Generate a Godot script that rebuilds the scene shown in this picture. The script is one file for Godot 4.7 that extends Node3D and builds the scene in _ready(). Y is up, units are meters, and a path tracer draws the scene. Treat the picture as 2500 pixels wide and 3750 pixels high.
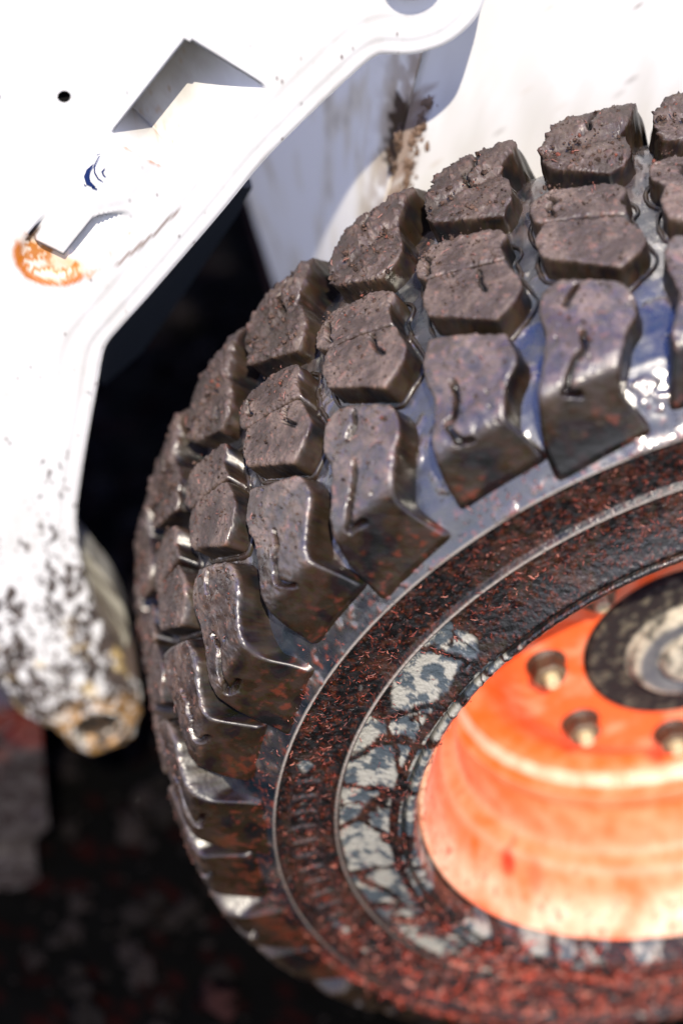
extends Node3D
# Close-up of a muddy skid-steer loader wheel under its white lift arm. Metres, y up; the wheel's axle is the z axis through the origin.

const PITCH := TAU / 32.0
const TH0 := 1.58700          # angle of lug number 0
const ZC := 0.0075            # middle plane of the tyre
const GROUND := -0.402

var M := {}
var na: FastNoiseLite
var nb: FastNoiseLite
var nc: FastNoiseLite
var nd: FastNoiseLite
var cell: FastNoiseLite
var rng := RandomNumberGenerator.new()
var loader: Node3D
var wheel: Node3D

func _ready():
	# ---------------------------------------------------------------- camera, sky, sun, exposure
	var cam := Camera3D.new()
	cam.name = "camera"
	add_child(cam)
	cam.transform = Transform3D(Basis(Vector3(0.982488, 0, 0.186326), Vector3(0.130046, 0.716149, -0.685725), Vector3(-0.133437, 0.697948, 0.703608)), Vector3(-0.453936, 1.109248, 0.948454))
	var lens := CameraAttributesPhysical.new()
	lens.frustum_focal_length = 43.58
	lens.frustum_focus_distance = 1.262
	lens.frustum_near = 0.05
	lens.frustum_far = 400.0
	lens.exposure_aperture = 1.2
	cam.attributes = lens
	cam.fov = 30.788
	cam.near = 0.05
	cam.far = 400.0
	cam.current = true
	var env := Environment.new()
	env.background_mode = Environment.BG_SKY
	var sm := ProceduralSkyMaterial.new()
	sm.sky_top_color = Color(0.24, 0.41, 0.84)
	sm.sky_horizon_color = Color(0.93, 0.93, 0.92)
	sm.sky_energy_multiplier = 1.1
	sm.sky_cover = clouds()
	sm.sky_cover_modulate = Color(1, 1, 1, 0.30)
	sm.sky_curve = 0.45
	sm.ground_bottom_color = Color(0.07, 0.055, 0.05)
	sm.ground_horizon_color = Color(0.40, 0.38, 0.36)
	sm.sun_angle_max = 2.0
	var sky := Sky.new()
	sky.sky_material = sm
	env.sky = sky
	env.tonemap_mode = Environment.TONE_MAPPER_LINEAR
	env.tonemap_exposure = 2.15
	env.sdfgi_enabled = true
	env.ssao_enabled = true
	env.ssil_enabled = true
	var we := WorldEnvironment.new()
	we.name = "world_environment"
	we.environment = env
	add_child(we)
	var sun := DirectionalLight3D.new()
	sun.name = "sun"
	add_child(sun)
	sun.light_energy = 1.3
	sun.light_angular_distance = 0.5
	sun.light_color = Color(1.0, 0.955, 0.88)
	sun.shadow_enabled = true
	sun.look_at_from_position(Vector3(-0.05, 0.82, 0.57), Vector3.ZERO, Vector3.UP)

	rng.seed = 7
	na = noise(11, 26.0, 3)
	nb = noise(12, 110.0, 3)
	nc = noise(13, 420.0, 2)
	nd = noise(14, 60.0, 4)
	cell = noise(15, 24.0, 1)
	cell.noise_type = FastNoiseLite.TYPE_CELLULAR
	cell.cellular_return_type = FastNoiseLite.RETURN_DISTANCE2_SUB
	cell.cellular_jitter = 1.0
	materials()
	build_profiles()
	loader = thing("skid_steer_loader", "white skid steer loader with a muddy lugged tyre, orange wheel and white lift arm", "loader", Vector3(0, GROUND, 0))
	ground()
	chassis()
	lift_arm()
	wheel = part("front_wheel", Vector3(0, -GROUND, 0))
	tyre()
	tread()
	rim()
	attachment()
	debris()

# -------------------------------------------------------------------- small helpers
func clouds() -> ImageTexture:
	var n := noise(71, 1.5, 5)
	var img := Image.create(512, 256, false, Image.FORMAT_RGBA8)
	for y in 256:
		var la := (0.5 - (y + 0.5) / 256.0) * PI
		for x in 512:
			var lo := TAU * x / 512.0
			var d := Vector3(cos(la) * sin(lo), sin(la) * 1.6, cos(la) * cos(lo))
			var t := smoothstep(0.02, 0.34, n.get_noise_3dv(d)) * smoothstep(-0.02, 0.10, la)
			img.set_pixel(x, y, Color(1.0, 0.985, 0.96, t))
	return ImageTexture.create_from_image(img)

func noise(s: int, f: float, oct: int) -> FastNoiseLite:
	var n := FastNoiseLite.new()
	n.seed = s
	n.noise_type = FastNoiseLite.TYPE_SIMPLEX_SMOOTH
	n.frequency = f
	n.fractal_type = FastNoiseLite.FRACTAL_FBM if oct > 1 else FastNoiseLite.FRACTAL_NONE
	n.fractal_octaves = oct
	return n

func thing(called: String, label: String, category: String, at: Vector3, group := "") -> Node3D:
	var o := Node3D.new()
	o.name = called
	add_child(o, true)
	o.position = at
	o.set_meta("label", label)
	o.set_meta("category", category)
	if group != "":
		o.set_meta("group", group)
	return o

func part(called: String, at := Vector3.ZERO) -> Node3D:
	var o := Node3D.new()
	o.name = called
	loader.add_child(o, true)
	o.position = at
	return o

func piece(called: String, mesh: Mesh, parent: Node, at := Transform3D.IDENTITY) -> MeshInstance3D:
	var o := MeshInstance3D.new()
	o.name = called
	o.mesh = mesh
	parent.add_child(o, true)
	o.transform = at
	return o

func mat(rough: float, spec := 0.5, tint := Color.WHITE) -> StandardMaterial3D:
	var m := StandardMaterial3D.new()
	m.vertex_color_use_as_albedo = true
	m.albedo_color = tint
	m.roughness = rough
	m.metallic_specular = spec
	return m

func ntex(s: int, f: float, lo: float, hi: float, oct := 4) -> NoiseTexture2D:
	var t := NoiseTexture2D.new()
	t.width = 512
	t.height = 512
	t.seamless = true
	var n := noise(s, f, oct)
	t.noise = n
	var g := Gradient.new()
	g.colors = PackedColorArray([Color(lo, lo, lo), Color(hi, hi, hi)])
	g.offsets = PackedFloat32Array([0.25, 0.75])
	t.color_ramp = g
	return t

func tri(m: StandardMaterial3D, scale: float):
	m.uv1_triplanar = true
	m.uv1_scale = Vector3.ONE * scale

func materials():
	var fine := ntex(31, 0.035, 0.0, 1.0, 5)
	var m := mat(1.0, 0.6)                       # half-dry mud on the tread
	m.roughness_texture = ntex(32, 0.012, 0.40, 0.8)
	m.heightmap_enabled = true
	m.heightmap_texture = fine
	m.heightmap_scale = 0.07
	tri(m, 9.0)
	M.mud = m
	m = mat(1.0, 0.7)                            # smooth damp mud on the near lugs
	m.roughness_texture = ntex(37, 0.010, 0.24, 0.55)
	m.heightmap_enabled = true
	m.heightmap_texture = fine
	m.heightmap_scale = 0.035
	tri(m, 9.0)
	M.mud_smooth = m
	m = mat(1.0, 0.75)                            # wet rubber with a film of mud
	m.roughness_texture = ntex(33, 0.012, 0.18, 0.46)
	m.heightmap_enabled = true
	m.heightmap_texture = ntex(34, 0.03, 0.0, 1.0, 4)
	m.heightmap_scale = 0.016
	tri(m, 8.0)
	m.clearcoat_enabled = true
	m.clearcoat = 0.5
	m.clearcoat_roughness = 0.22
	M.wet = m
	m = mat(1.0, 0.45)                            # damp sides of the lugs
	m.roughness_texture = ntex(39, 0.012, 0.24, 0.50)
	m.heightmap_enabled = true
	m.heightmap_texture = M.wet.heightmap_texture
	m.heightmap_scale = 0.016
	tri(m, 8.0)
	m.clearcoat_enabled = true
	m.clearcoat = 0.2
	m.clearcoat_roughness = 0.3
	M.lug_side = m
	m = mat(1.0, 0.5)                            # wet muddy sidewall
	m.roughness_texture = ntex(35, 0.02, 0.22, 0.62)
	m.heightmap_enabled = true
	m.heightmap_texture = fine
	m.heightmap_scale = 0.055
	tri(m, 10.0)
	M.side = m
	m = mat(0.42, 0.5)                           # orange rim paint under dust
	m.roughness_texture = ntex(36, 0.02, 0.32, 0.6)
	m.roughness = 1.0
	tri(m, 5.0)
	M.orange = m
	m = mat(0.30, 0.5)                           # white machine paint
	m.clearcoat_enabled = true
	m.clearcoat = 0.3
	m.clearcoat_roughness = 0.15
	M.white = m
	m = mat(0.95, 0.15)
	M.soil = m
	m = mat(0.42, 0.6)
	M.fibre = m
	m = mat(0.5, 0.5)
	M.metal = m
	m = mat(0.95, 0.2)
	M.dust = m

# Builds an ArrayMesh from one indexed vertex cloud; groups = [[indices, material], ...]; normals are shared across groups.
func make_normals(v: PackedVector3Array, groups: Array) -> PackedVector3Array:
	var n := PackedVector3Array()
	n.resize(v.size())
	for g in groups:
		var ix: PackedInt32Array = g[0]
		for i in range(0, ix.size(), 3):
			var a := ix[i]
			var b := ix[i + 1]
			var c := ix[i + 2]
			var f := (v[c] - v[a]).cross(v[b] - v[a])
			n[a] += f
			n[b] += f
			n[c] += f
	for i in n.size():
		n[i] = n[i].normalized()
	return n

func bake(v: PackedVector3Array, col: PackedColorArray, groups: Array) -> ArrayMesh:
	var n := make_normals(v, groups)
	var mesh := ArrayMesh.new()
	for g in groups:
		var ix: PackedInt32Array = g[0]
		if ix.is_empty():
			continue
		var remap := PackedInt32Array()
		remap.resize(v.size())
		remap.fill(-1)
		var pv := PackedVector3Array()
		var pn := PackedVector3Array()
		var pc := PackedColorArray()
		var oi := PackedInt32Array()
		oi.resize(ix.size())
		for i in ix.size():
			var q := ix[i]
			if remap[q] < 0:
				remap[q] = pv.size()
				pv.append(v[q])
				pn.append(n[q])
				pc.append(col[q])
			oi[i] = remap[q]
		var arr := []
		arr.resize(Mesh.ARRAY_MAX)
		arr[Mesh.ARRAY_VERTEX] = pv
		arr[Mesh.ARRAY_NORMAL] = pn
		arr[Mesh.ARRAY_COLOR] = pc
		arr[Mesh.ARRAY_INDEX] = oi
		mesh.add_surface_from_arrays(Mesh.PRIMITIVE_TRIANGLES, arr)
		mesh.surface_set_material(mesh.get_surface_count() - 1, g[1])
	return mesh

func quad(ix: PackedInt32Array, a: int, b: int, c: int, d: int):
	ix.append_array(PackedInt32Array([a, b, c, a, c, d]))

func ss(a: float, b: float, x: float) -> float:
	return smoothstep(a, b, x)

func mixc(a: Color, b: Color, t: float) -> Color:
	return a.lerp(b, clampf(t, 0.0, 1.0))

# -------------------------------------------------------------------- tyre cross-section
# knots: s (arc on the lug surface), lug outer (z, r), carcass (z, r)
var ks := PackedFloat32Array()
var ko := PackedVector2Array()
var kb := PackedVector2Array()
const SSTEP := 0.002
var fo := PackedVector2Array()
var fb := PackedVector2Array()

func build_profiles():
	var rows := [
		[-0.08, -0.0625, 0.4238, -0.0465, 0.4055], [0.0, 0.0, 0.4249, 0.0075, 0.409], [0.06, 0.06, 0.424, 0.060, 0.4055], [0.09, 0.0897, 0.4195, 0.088, 0.400], [0.1, 0.0996, 0.418, 0.097, 0.397],
		[0.12, 0.1196, 0.4136, 0.113, 0.389], [0.13, 0.1285, 0.408, 0.120, 0.384], [0.1416, 0.1325, 0.397, 0.126, 0.379], [0.155, 0.1372, 0.3825, 0.132, 0.374],
		[0.17, 0.1425, 0.368, 0.139, 0.366], [0.1816, 0.146, 0.3602, 0.1445, 0.3585], [0.189, 0.149, 0.353, 0.149, 0.353], [0.2, 0.150, 0.343, 0.150, 0.343]]
	rows[0] = [-0.08, -0.065, 0.4238, -0.060, 0.4050]
	var n := int((0.2 + 0.08) / SSTEP) + 1
	for i in n:
		var s := -0.08 + i * SSTEP
		var j := 0
		while j < rows.size() - 2 and rows[j + 1][0] < s:
			j += 1
		var a: Array = rows[j]
		var b: Array = rows[j + 1]
		var t: float = (s - a[0]) / (b[0] - a[0])
		fo.append(Vector2(lerpf(a[1], b[1], t), lerpf(a[2], b[2], t)))
		fb.append(Vector2(lerpf(a[3], b[3], t), lerpf(a[4], b[4], t)))
	for pass_ in 2:
		var o2 := fo.duplicate()
		for i in range(1, n - 1):
			o2[i] = (fo[i - 1] + fo[i] * 2.0 + fo[i + 1]) / 4.0
		fo = o2

func prof(f: PackedVector2Array, s: float) -> Vector2:
	var x := clampf((s + 0.08) / SSTEP, 0.0, f.size() - 1.001)
	var i := int(x)
	return f[i].lerp(f[i + 1], x - i)

# A point of the tread: angle from the lug's own zero (degrees), arc s, height h (1 = lug top, 0 = carcass)
func tread_point(th: float, s: float, h: float, far: bool) -> Vector3:
	var o := prof(fo, s)
	var b := prof(fb, s)
	var zr := b.lerp(o, h)
	var z := zr.x
	var a := deg_to_rad(th)
	var r := zr.y
	if far:
		z = 2.0 * ZC - z
		a = deg_to_rad(7.6) - a
		r += 0.0075 * h * ss(0.05, 0.115, s)
	return Vector3(r * cos(a), r * sin(a), z)

func along(pts: PackedVector2Array, t: float) -> Vector2:
	var total := 0.0
	var ls := PackedFloat32Array()
	for i in pts.size() - 1:
		var d := pts[i + 1] - pts[i]
		var l := Vector2(d.x * 0.0074, d.y).length()
		ls.append(l)
		total += l
	var want := t * total
	for i in ls.size():
		if want <= ls[i] or i == ls.size() - 1:
			return pts[i].lerp(pts[i + 1], clampf(want / ls[i], 0.0, 1.0))
		want -= ls[i]
	return pts[pts.size() - 1]

func smooth_line(pts: PackedVector2Array, times: int) -> PackedVector2Array:
	for k in times:
		var o := PackedVector2Array([pts[0]])
		for i in pts.size() - 1:
			o.append(pts[i].lerp(pts[i + 1], 0.25))
			o.append(pts[i].lerp(pts[i + 1], 0.75))
		o.append(pts[pts.size() - 1])
		pts = o
	return pts

func sipe_depth(u: Vector2, line: PackedVector2Array, w: float) -> float:
	var best := 1.0
	for i in line.size() - 1:
		var a := Vector2(line[i].x * 0.0074, line[i].y)
		var b := Vector2(line[i + 1].x * 0.0074, line[i + 1].y)
		var c := Geometry2D.get_closest_point_to_segment(u, a, b)
		best = minf(best, u.distance_to(c))
	return 1.0 - smoothstep(w * 0.5, w, best)

# One lug: left and right edge curves in (degrees, s); returns a mesh in wheel axes at angle `turn`.
func lug_mesh(lp: PackedVector2Array, rp: PackedVector2Array, rows: int, cols: int, sipes: Array, turn: float, far: bool, ridge: bool, crumb: float, topm: Material) -> ArrayMesh:
	lp = smooth_line(lp, 2)
	rp = smooth_line(rp, 2)
	var uv := PackedVector2Array()
	var hh := PackedFloat32Array()
	var zone := PackedFloat32Array()     # 0 top, 1 wall
	for i in rows + 1:
		var t := float(i) / rows
		var l := along(lp, t)
		var r := along(rp, t)
		for j in cols + 1:
			uv.append(l.lerp(r, float(j) / cols))
			hh.append(1.0)
			zone.append(0.0)
	# boundary loop, clockwise seen from outside
	var loop := PackedInt32Array()
	var w := cols + 1
	for j in cols:
		loop.append(j)
	for i in rows:
		loop.append(i * w + cols)
	for j in cols:
		loop.append(rows * w + cols - j)
	for i in rows:
		loop.append((rows - i) * w)
	var nl := loop.size()
	var dirs := PackedVector2Array()
	for i in nl:
		var d := Vector2.ZERO
		for k in [1, 2, 3, 4]:
			var a := uv[loop[(i + k) % nl]] - uv[loop[(i - k + nl) % nl]]
			d += Vector2(a.x * 0.0074, a.y).normalized()
		d = d.normalized()
		dirs.append(Vector2(d.y, -d.x))
	# orientation check: must point away from the middle
	var mid := Vector2.ZERO
	for i in nl:
		mid += uv[loop[i]] / nl
	var vote := 0.0
	for i in nl:
		var d := uv[loop[i]] - mid
		vote += signf(Vector2(d.x * 0.0074, d.y).dot(dirs[i]))
	var sg := 1.0 if vote > 0.0 else -1.0
	for pass_ in 2:
		var d2 := dirs.duplicate()
		for i in nl:
			d2[i] = (dirs[(i + nl - 1) % nl] + dirs[i] * 2.0 + dirs[(i + 1) % nl]).normalized()
		dirs = d2
	var off := [0.0008, 0.0017, 0.0024, 0.0029, 0.0033, 0.0038, 0.0043, 0.0049, 0.0058]
	var drop := [0.00015, 0.0007, 0.0015, 0.0028, 0.005, 0.3, 0.6, 0.9, 1.12]
	if ridge:
		off = [0.0006, 0.0013, 0.0019, 0.0023, 0.0026, 0.0030, 0.0034, 0.0038, 0.0052, 0.0058, 0.0064, 0.0080, 0.0086, 0.0092]
		drop = [0.0001, 0.0005, 0.0012, 0.0022, 0.004, 0.4, 0.7, 1.0, 1.02, 0.90, 0.86, 0.86, 0.92, 1.1]
	var first := []
	first.append(loop)
	for k in off.size():
		var ring := PackedInt32Array()
		for i in nl:
			var p := uv[loop[i]] + Vector2(dirs[i].x / 0.0074, dirs[i].y) * sg * float(off[k])
			var dep := maxf(prof(fo, p.y).distance_to(prof(fb, p.y)), 0.001)
			var hv: float
			if k < 5:
				hv = 1.0 - minf(float(drop[k]) / dep, 0.2 + 0.1 * k)
			else:
				var d5 := minf(float(drop[4]) / dep, 0.6)
				hv = 1.0 - lerpf(d5, 1.0, float(drop[k])) if k < 8 and not ridge else 1.0 - maxf(d5, float(drop[k]))
			ring.append(uv.size())
			uv.append(p)
			hh.append(hv)
			zone.append(1.0 if k > 3 else 0.25 * k)
		first.append(ring)
	var v := PackedVector3Array()
	var rot := Basis(Vector3(0, 0, 1), turn)
	for i in uv.size():
		v.append(rot * tread_point(uv[i].x, uv[i].y, hh[i], far))
	var top := PackedInt32Array()
	var wall := PackedInt32Array()
	var flip := sg > 0.0
	for i in rows:
		for j in cols:
			var a := i * w + j
			var sv := uv[a].y
			var tgt := wall if sv > 0.127 else top
			if flip:
				quad(tgt, a, a + 1, a + w + 1, a + w)
			else:
				quad(tgt, a, a + w, a + w + 1, a + 1)
			if sv > 0.127:
				wall = tgt
			else:
				top = tgt
	for k in first.size() - 1:
		var r0: PackedInt32Array = first[k]
		var r1: PackedInt32Array = first[k + 1]
		for i in nl:
			var j := (i + 1) % nl
			var is_top: bool = k < 3 and uv[r0[i]].y < 0.127
			var q := PackedInt32Array([r0[i], r1[i], r1[j], r0[i], r1[j], r0[j]]) if flip else PackedInt32Array([r0[i], r0[j], r1[j], r0[i], r1[j], r1[i]])
			if is_top:
				top.append_array(q)
			else:
				wall.append_array(q)
	var groups := [[top, topm], [wall, M.lug_side]]
	var n := make_normals(v, groups)
	# make sure normals look outwards (away from the axle)
	var chk := 0.0
	for i in range(0, (rows + 1) * w, 37):
		chk += n[i].dot(Vector3(v[i].x, v[i].y, 0.0)) + n[i].z * (0.1 if not far else -0.1)
	if chk < 0.0:
		for g in groups:
			var ix: PackedInt32Array = g[0]
			for i in range(0, ix.size(), 3):
				var t := ix[i]
				ix[i] = ix[i + 1]
				ix[i + 1] = t
			g[0] = ix
		for i in n.size():
			n[i] = -n[i]
	var col := PackedColorArray()
	for i in v.size():
		var p := v[i]
		var s := uv[i].y
		var face := ss(0.122, 0.136, s) * (0.0 if ridge else 1.0)
		var a := na.get_noise_3dv(p)
		var b := nb.get_noise_3dv(p)
		var c := nc.get_noise_3dv(p)
		var wl := zone[i]
		var rough := (1.0 - face) * lerpf(1.0, 0.45, wl)
		# relief: lumps, crumbs and pits
		var d := (0.0012 * a + 0.0006 * b) * lerpf(1.0, 0.22, face) + 0.00035 * c * rough * crumb
		var lump := ss(0.15, 0.55, b + 0.35 * a) * rough * ss(0.3, 1.2, crumb)
		d += 0.0012 * lump * crumb
		var edge := 1.0 - absf(2.0 * clampf(wl, 0.0, 1.0) - 0.7)
		d += crumb * (maxf(0.0, c) * 0.0026 + 0.0016 * maxf(0.0, b)) * clampf(edge, 0.0, 1.0) * (1.0 - face)
		if far:
			d -= 0.0034 * exp(-pow((s - 0.089 - 0.004 * a) / 0.0042, 2.0)) * (1.0 - 0.5 * wl)
			d += 0.0016 * ss(0.093, 0.105, s) * (1.0 - face)
		var pit := ss(0.50, 0.60, nd.get_noise_3dv(p * 2.3 + Vector3(5, 3, 1))) * (1.0 - face) * (1.0 - wl)
		d -= 0.0028 * pit
		var sd := 0.0
		if wl < 0.5:
			for q in sipes:
				sd = maxf(sd, sipe_depth(Vector2(uv[i].x * 0.0074, s), q, (0.0019 if ridge or far else 0.0024) + 0.0004 * b))
			d -= 0.0060 * sd
		v[i] += n[i] * d
		# colour
		var k := mixc(Color(0.036, 0.021, 0.014), Color(0.130, 0.088, 0.064), 0.42 + 1.4 * a + 0.7 * b)
		k = mixc(k, Color(0.030, 0.021, 0.018), ss(0.16, 0.45, c + 0.7 * b) * 0.75)
		k = mixc(k, Color(0.20, 0.080, 0.050), ss(0.34, 0.55, b - 0.3 * c) * 0.45)
		k = mixc(k, Color(0.034, 0.020, 0.014), (crumb - 0.35) * 0.60)
		if not ridge and not far:
			var bared := ss(-0.10, 0.16, 0.55 * a + 0.7 * nb.get_noise_3dv(p * 0.45) + 0.30 * ss(0.075, 0.125, s) - 0.16)
			k = mixc(k, mixc(Color(0.012, 0.010, 0.010), Color(0.055, 0.040, 0.032), 0.5 + b), bared * 0.85)
		var wetc := mixc(Color(0.004, 0.0034, 0.0032), Color(0.022, 0.014, 0.008), 0.38 + 1.0 * a + 0.5 * b)
		k = mixc(k, wetc, ss(0.35, 1.0, wl) * (0.92 - 0.5 * lump * (crumb - 0.5)))
		var ang := fposmod(rad_to_deg(atan2(p.y, p.x)), 360.0)
		var redk := ss(0.05, 0.45, b + 0.6 * a + 0.25 * ss(150.0, 215.0, ang) - 0.12) * ss(0.138, 0.165, s)
		var facec := mixc(mixc(Color(0.005, 0.004, 0.0035), Color(0.030, 0.018, 0.010), 0.35 + 0.9 * a), Color(0.10, 0.020, 0.010), redk * 0.6)
		k = mixc(k, facec, face * lerpf(0.95, 0.6, 0.0))
		k = mixc(k, Color(0.004, 0.003, 0.003), maxf(sd, pit) * 0.95)
		col.append(k)
	return bake(v, col, groups)

func wander(lines: Array) -> Array:
	var o := []
	for l in lines:
		if rng.randf() < 0.10:
			continue
		var m := PackedVector2Array()
		var d := Vector2(rng.randf_range(-0.7, 0.7), rng.randf_range(-0.003, 0.003))
		for q in l:
			m.append(q + d + Vector2(rng.randf_range(-0.35, 0.35), rng.randf_range(-0.0014, 0.0014)))
		o.append(m)
	return o

func nudge(pts: PackedVector2Array) -> PackedVector2Array:
	var o := PackedVector2Array()
	for q in pts:
		o.append(q + Vector2(rng.randf_range(-0.16, 0.16), rng.randf_range(-0.0009, 0.0009)))
	return o

func tread():
	var short_l := PackedVector2Array([Vector2(8.6, 0.048), Vector2(9.4, 0.056), Vector2(10.1, 0.067), Vector2(10.0, 0.0835), Vector2(9.75, 0.093), Vector2(11.05, 0.109), Vector2(11.8, 0.119), Vector2(12.3, 0.134), Vector2(12.9, 0.1475), Vector2(13.2, 0.1634)])
	var short_r := PackedVector2Array([Vector2(2.9, 0.0755), Vector2(2.6, 0.085), Vector2(2.74, 0.0955), Vector2(4.4, 0.108), Vector2(5.5, 0.122), Vector2(5.75, 0.131), Vector2(5.2, 0.147), Vector2(4.75, 0.162)])
	var long_l := PackedVector2Array([Vector2(7.8, 0.0525), Vector2(9.3, 0.056), Vector2(10.35, 0.069), Vector2(10.14, 0.089), Vector2(11.6, 0.111), Vector2(12.8, 0.1266), Vector2(13.35, 0.1347), Vector2(14.7, 0.1545), Vector2(14.85, 0.1816)])
	var long_r := PackedVector2Array([Vector2(3.95, 0.072), Vector2(3.1, 0.080), Vector2(3.17, 0.096), Vector2(4.46, 0.1055), Vector2(5.4, 0.1167), Vector2(6.6, 0.131), Vector2(6.9, 0.1438), Vector2(6.2, 0.162), Vector2(5.72, 0.1758)])
	var hexlo_l := PackedVector2Array([Vector2(6.9, -0.0045), Vector2(7.6, 0.003), Vector2(8.1, 0.011), Vector2(7.95, 0.0245)])
	var hexlo_r := PackedVector2Array([Vector2(0.6, 0.0160), Vector2(0.2, 0.03), Vector2(-0.15, 0.0440), Vector2(2.7, 0.058)])
	var hexup_l := PackedVector2Array([Vector2(5.6, -0.0415), Vector2(7.3, -0.0345), Vector2(7.7, -0.022), Vector2(7.4, -0.0150), Vector2(6.9, -0.0108)])
	var hexup_r := PackedVector2Array([Vector2(0.9, -0.0290), Vector2(-0.1, -0.0235), Vector2(-0.7, -0.015), Vector2(0.45, -0.007), Vector2(0.35, 0.0094)])
	var sip_s := [PackedVector2Array([Vector2(7.6, 0.0923), Vector2(7.7, 0.1033), Vector2(8.5, 0.1074), Vector2(8.6, 0.1135), Vector2(9.4, 0.1175), Vector2(9.5, 0.1236), Vector2(9.3, 0.1291), Vector2(8.6, 0.1330)])]
	var sip_l := [PackedVector2Array([Vector2(7.1, 0.0619), Vector2(7.5, 0.068), Vector2(8.3, 0.0742)]), PackedVector2Array([Vector2(8.3, 0.0996), Vector2(8.5, 0.1089), Vector2(9.3, 0.1146), Vector2(10.2, 0.1216), Vector2(11.1, 0.1295), Vector2(11.5, 0.1324), Vector2(11.2, 0.1352), Vector2(10.0, 0.137)])]
	var sip_hu := [PackedVector2Array([Vector2(6.2, -0.036), Vector2(5.6, -0.028), Vector2(6.1, -0.021), Vector2(5.9, -0.013)])]
	var sip_hl := [PackedVector2Array([Vector2(2.4, 0.012), Vector2(2.9, 0.024), Vector2(2.2, 0.034)])]
	for kind in 4:
		var keep := []
		for n in 32:
			var k := n - 1
			var at := Transform3D.IDENTITY
			var mesh: ArrayMesh
			var odd := posmod(k, 2) == 1
			if n < 12:
				var turn := TH0 + k * PITCH
				if kind == 0:
					mesh = lug_mesh(nudge(long_l if odd else short_l), nudge(long_r if odd else short_r), 84, 44, wander(sip_l if odd else sip_s), turn, false, false, 0.35, M.mud_smooth)
				elif kind == 1:
					mesh = lug_mesh(nudge(hexlo_l), nudge(hexlo_r), 34, 48, wander(sip_hl), turn, false, true, 0.6, M.mud)
				elif kind == 2:
					mesh = lug_mesh(nudge(hexup_l), nudge(hexup_r), 34, 48, wander(sip_hu), turn, false, true, 0.75, M.mud)
				else:
					mesh = lug_mesh(nudge(long_l if odd else short_l), nudge(long_r if odd else short_r), 72, 40, wander(sip_l if odd else sip_s), turn, true, false, 1.35, M.mud)
				keep.append(mesh)
			else:
				var src := 1 + posmod(k, 2) + 2 * (n % 4)
				if posmod(src - 1, 2) != posmod(k, 2):
					src += 1
				mesh = keep[src]
				at = Transform3D(Basis(Vector3(0, 0, 1), (n - src) * PITCH), Vector3.ZERO)
			piece(["shoulder_lug", "tread_block", "tread_block", "shoulder_lug"][kind], mesh, wheel, at)

# -------------------------------------------------------------------- tyre carcass
var side_prof := PackedVector2Array()

func carcass_profile() -> PackedVector2Array:
	var near := PackedVector2Array([Vector2(0.0075, 0.409), Vector2(0.030, 0.4083), Vector2(0.060, 0.4055), Vector2(0.088, 0.400), Vector2(0.097, 0.397), Vector2(0.113, 0.389), Vector2(0.120, 0.384), Vector2(0.126, 0.379), Vector2(0.132, 0.374), Vector2(0.139, 0.366), Vector2(0.1445, 0.3585), Vector2(0.1490, 0.3535),
		Vector2(0.1500, 0.3522), Vector2(0.1496, 0.3508), Vector2(0.1435, 0.3492), Vector2(0.1415, 0.3450), Vector2(0.1420, 0.335), Vector2(0.1415, 0.325), Vector2(0.1420, 0.314), Vector2(0.1426, 0.3095), Vector2(0.1466, 0.3078), Vector2(0.1476, 0.3062), Vector2(0.1468, 0.3044), Vector2(0.1428, 0.3030), Vector2(0.1428, 0.298), Vector2(0.1445, 0.288), Vector2(0.1488, 0.277), Vector2(0.1540, 0.2675), Vector2(0.1575, 0.2622), Vector2(0.1575, 0.2600),
		Vector2(0.1535, 0.2590), Vector2(0.1530, 0.2565), Vector2(0.1570, 0.2552), Vector2(0.1580, 0.2530), Vector2(0.1560, 0.2495), Vector2(0.148, 0.2462), Vector2(0.140, 0.2438), Vector2(0.120, 0.238)])
	return near

func resample(pts: PackedVector2Array, step: float) -> PackedVector2Array:
	var o := PackedVector2Array([pts[0]])
	for i in pts.size() - 1:
		var n := maxi(1, int(round(pts[i].distance_to(pts[i + 1]) / step)))
		for k in n:
			o.append(pts[i].lerp(pts[i + 1], float(k + 1) / n))
	return o

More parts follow.
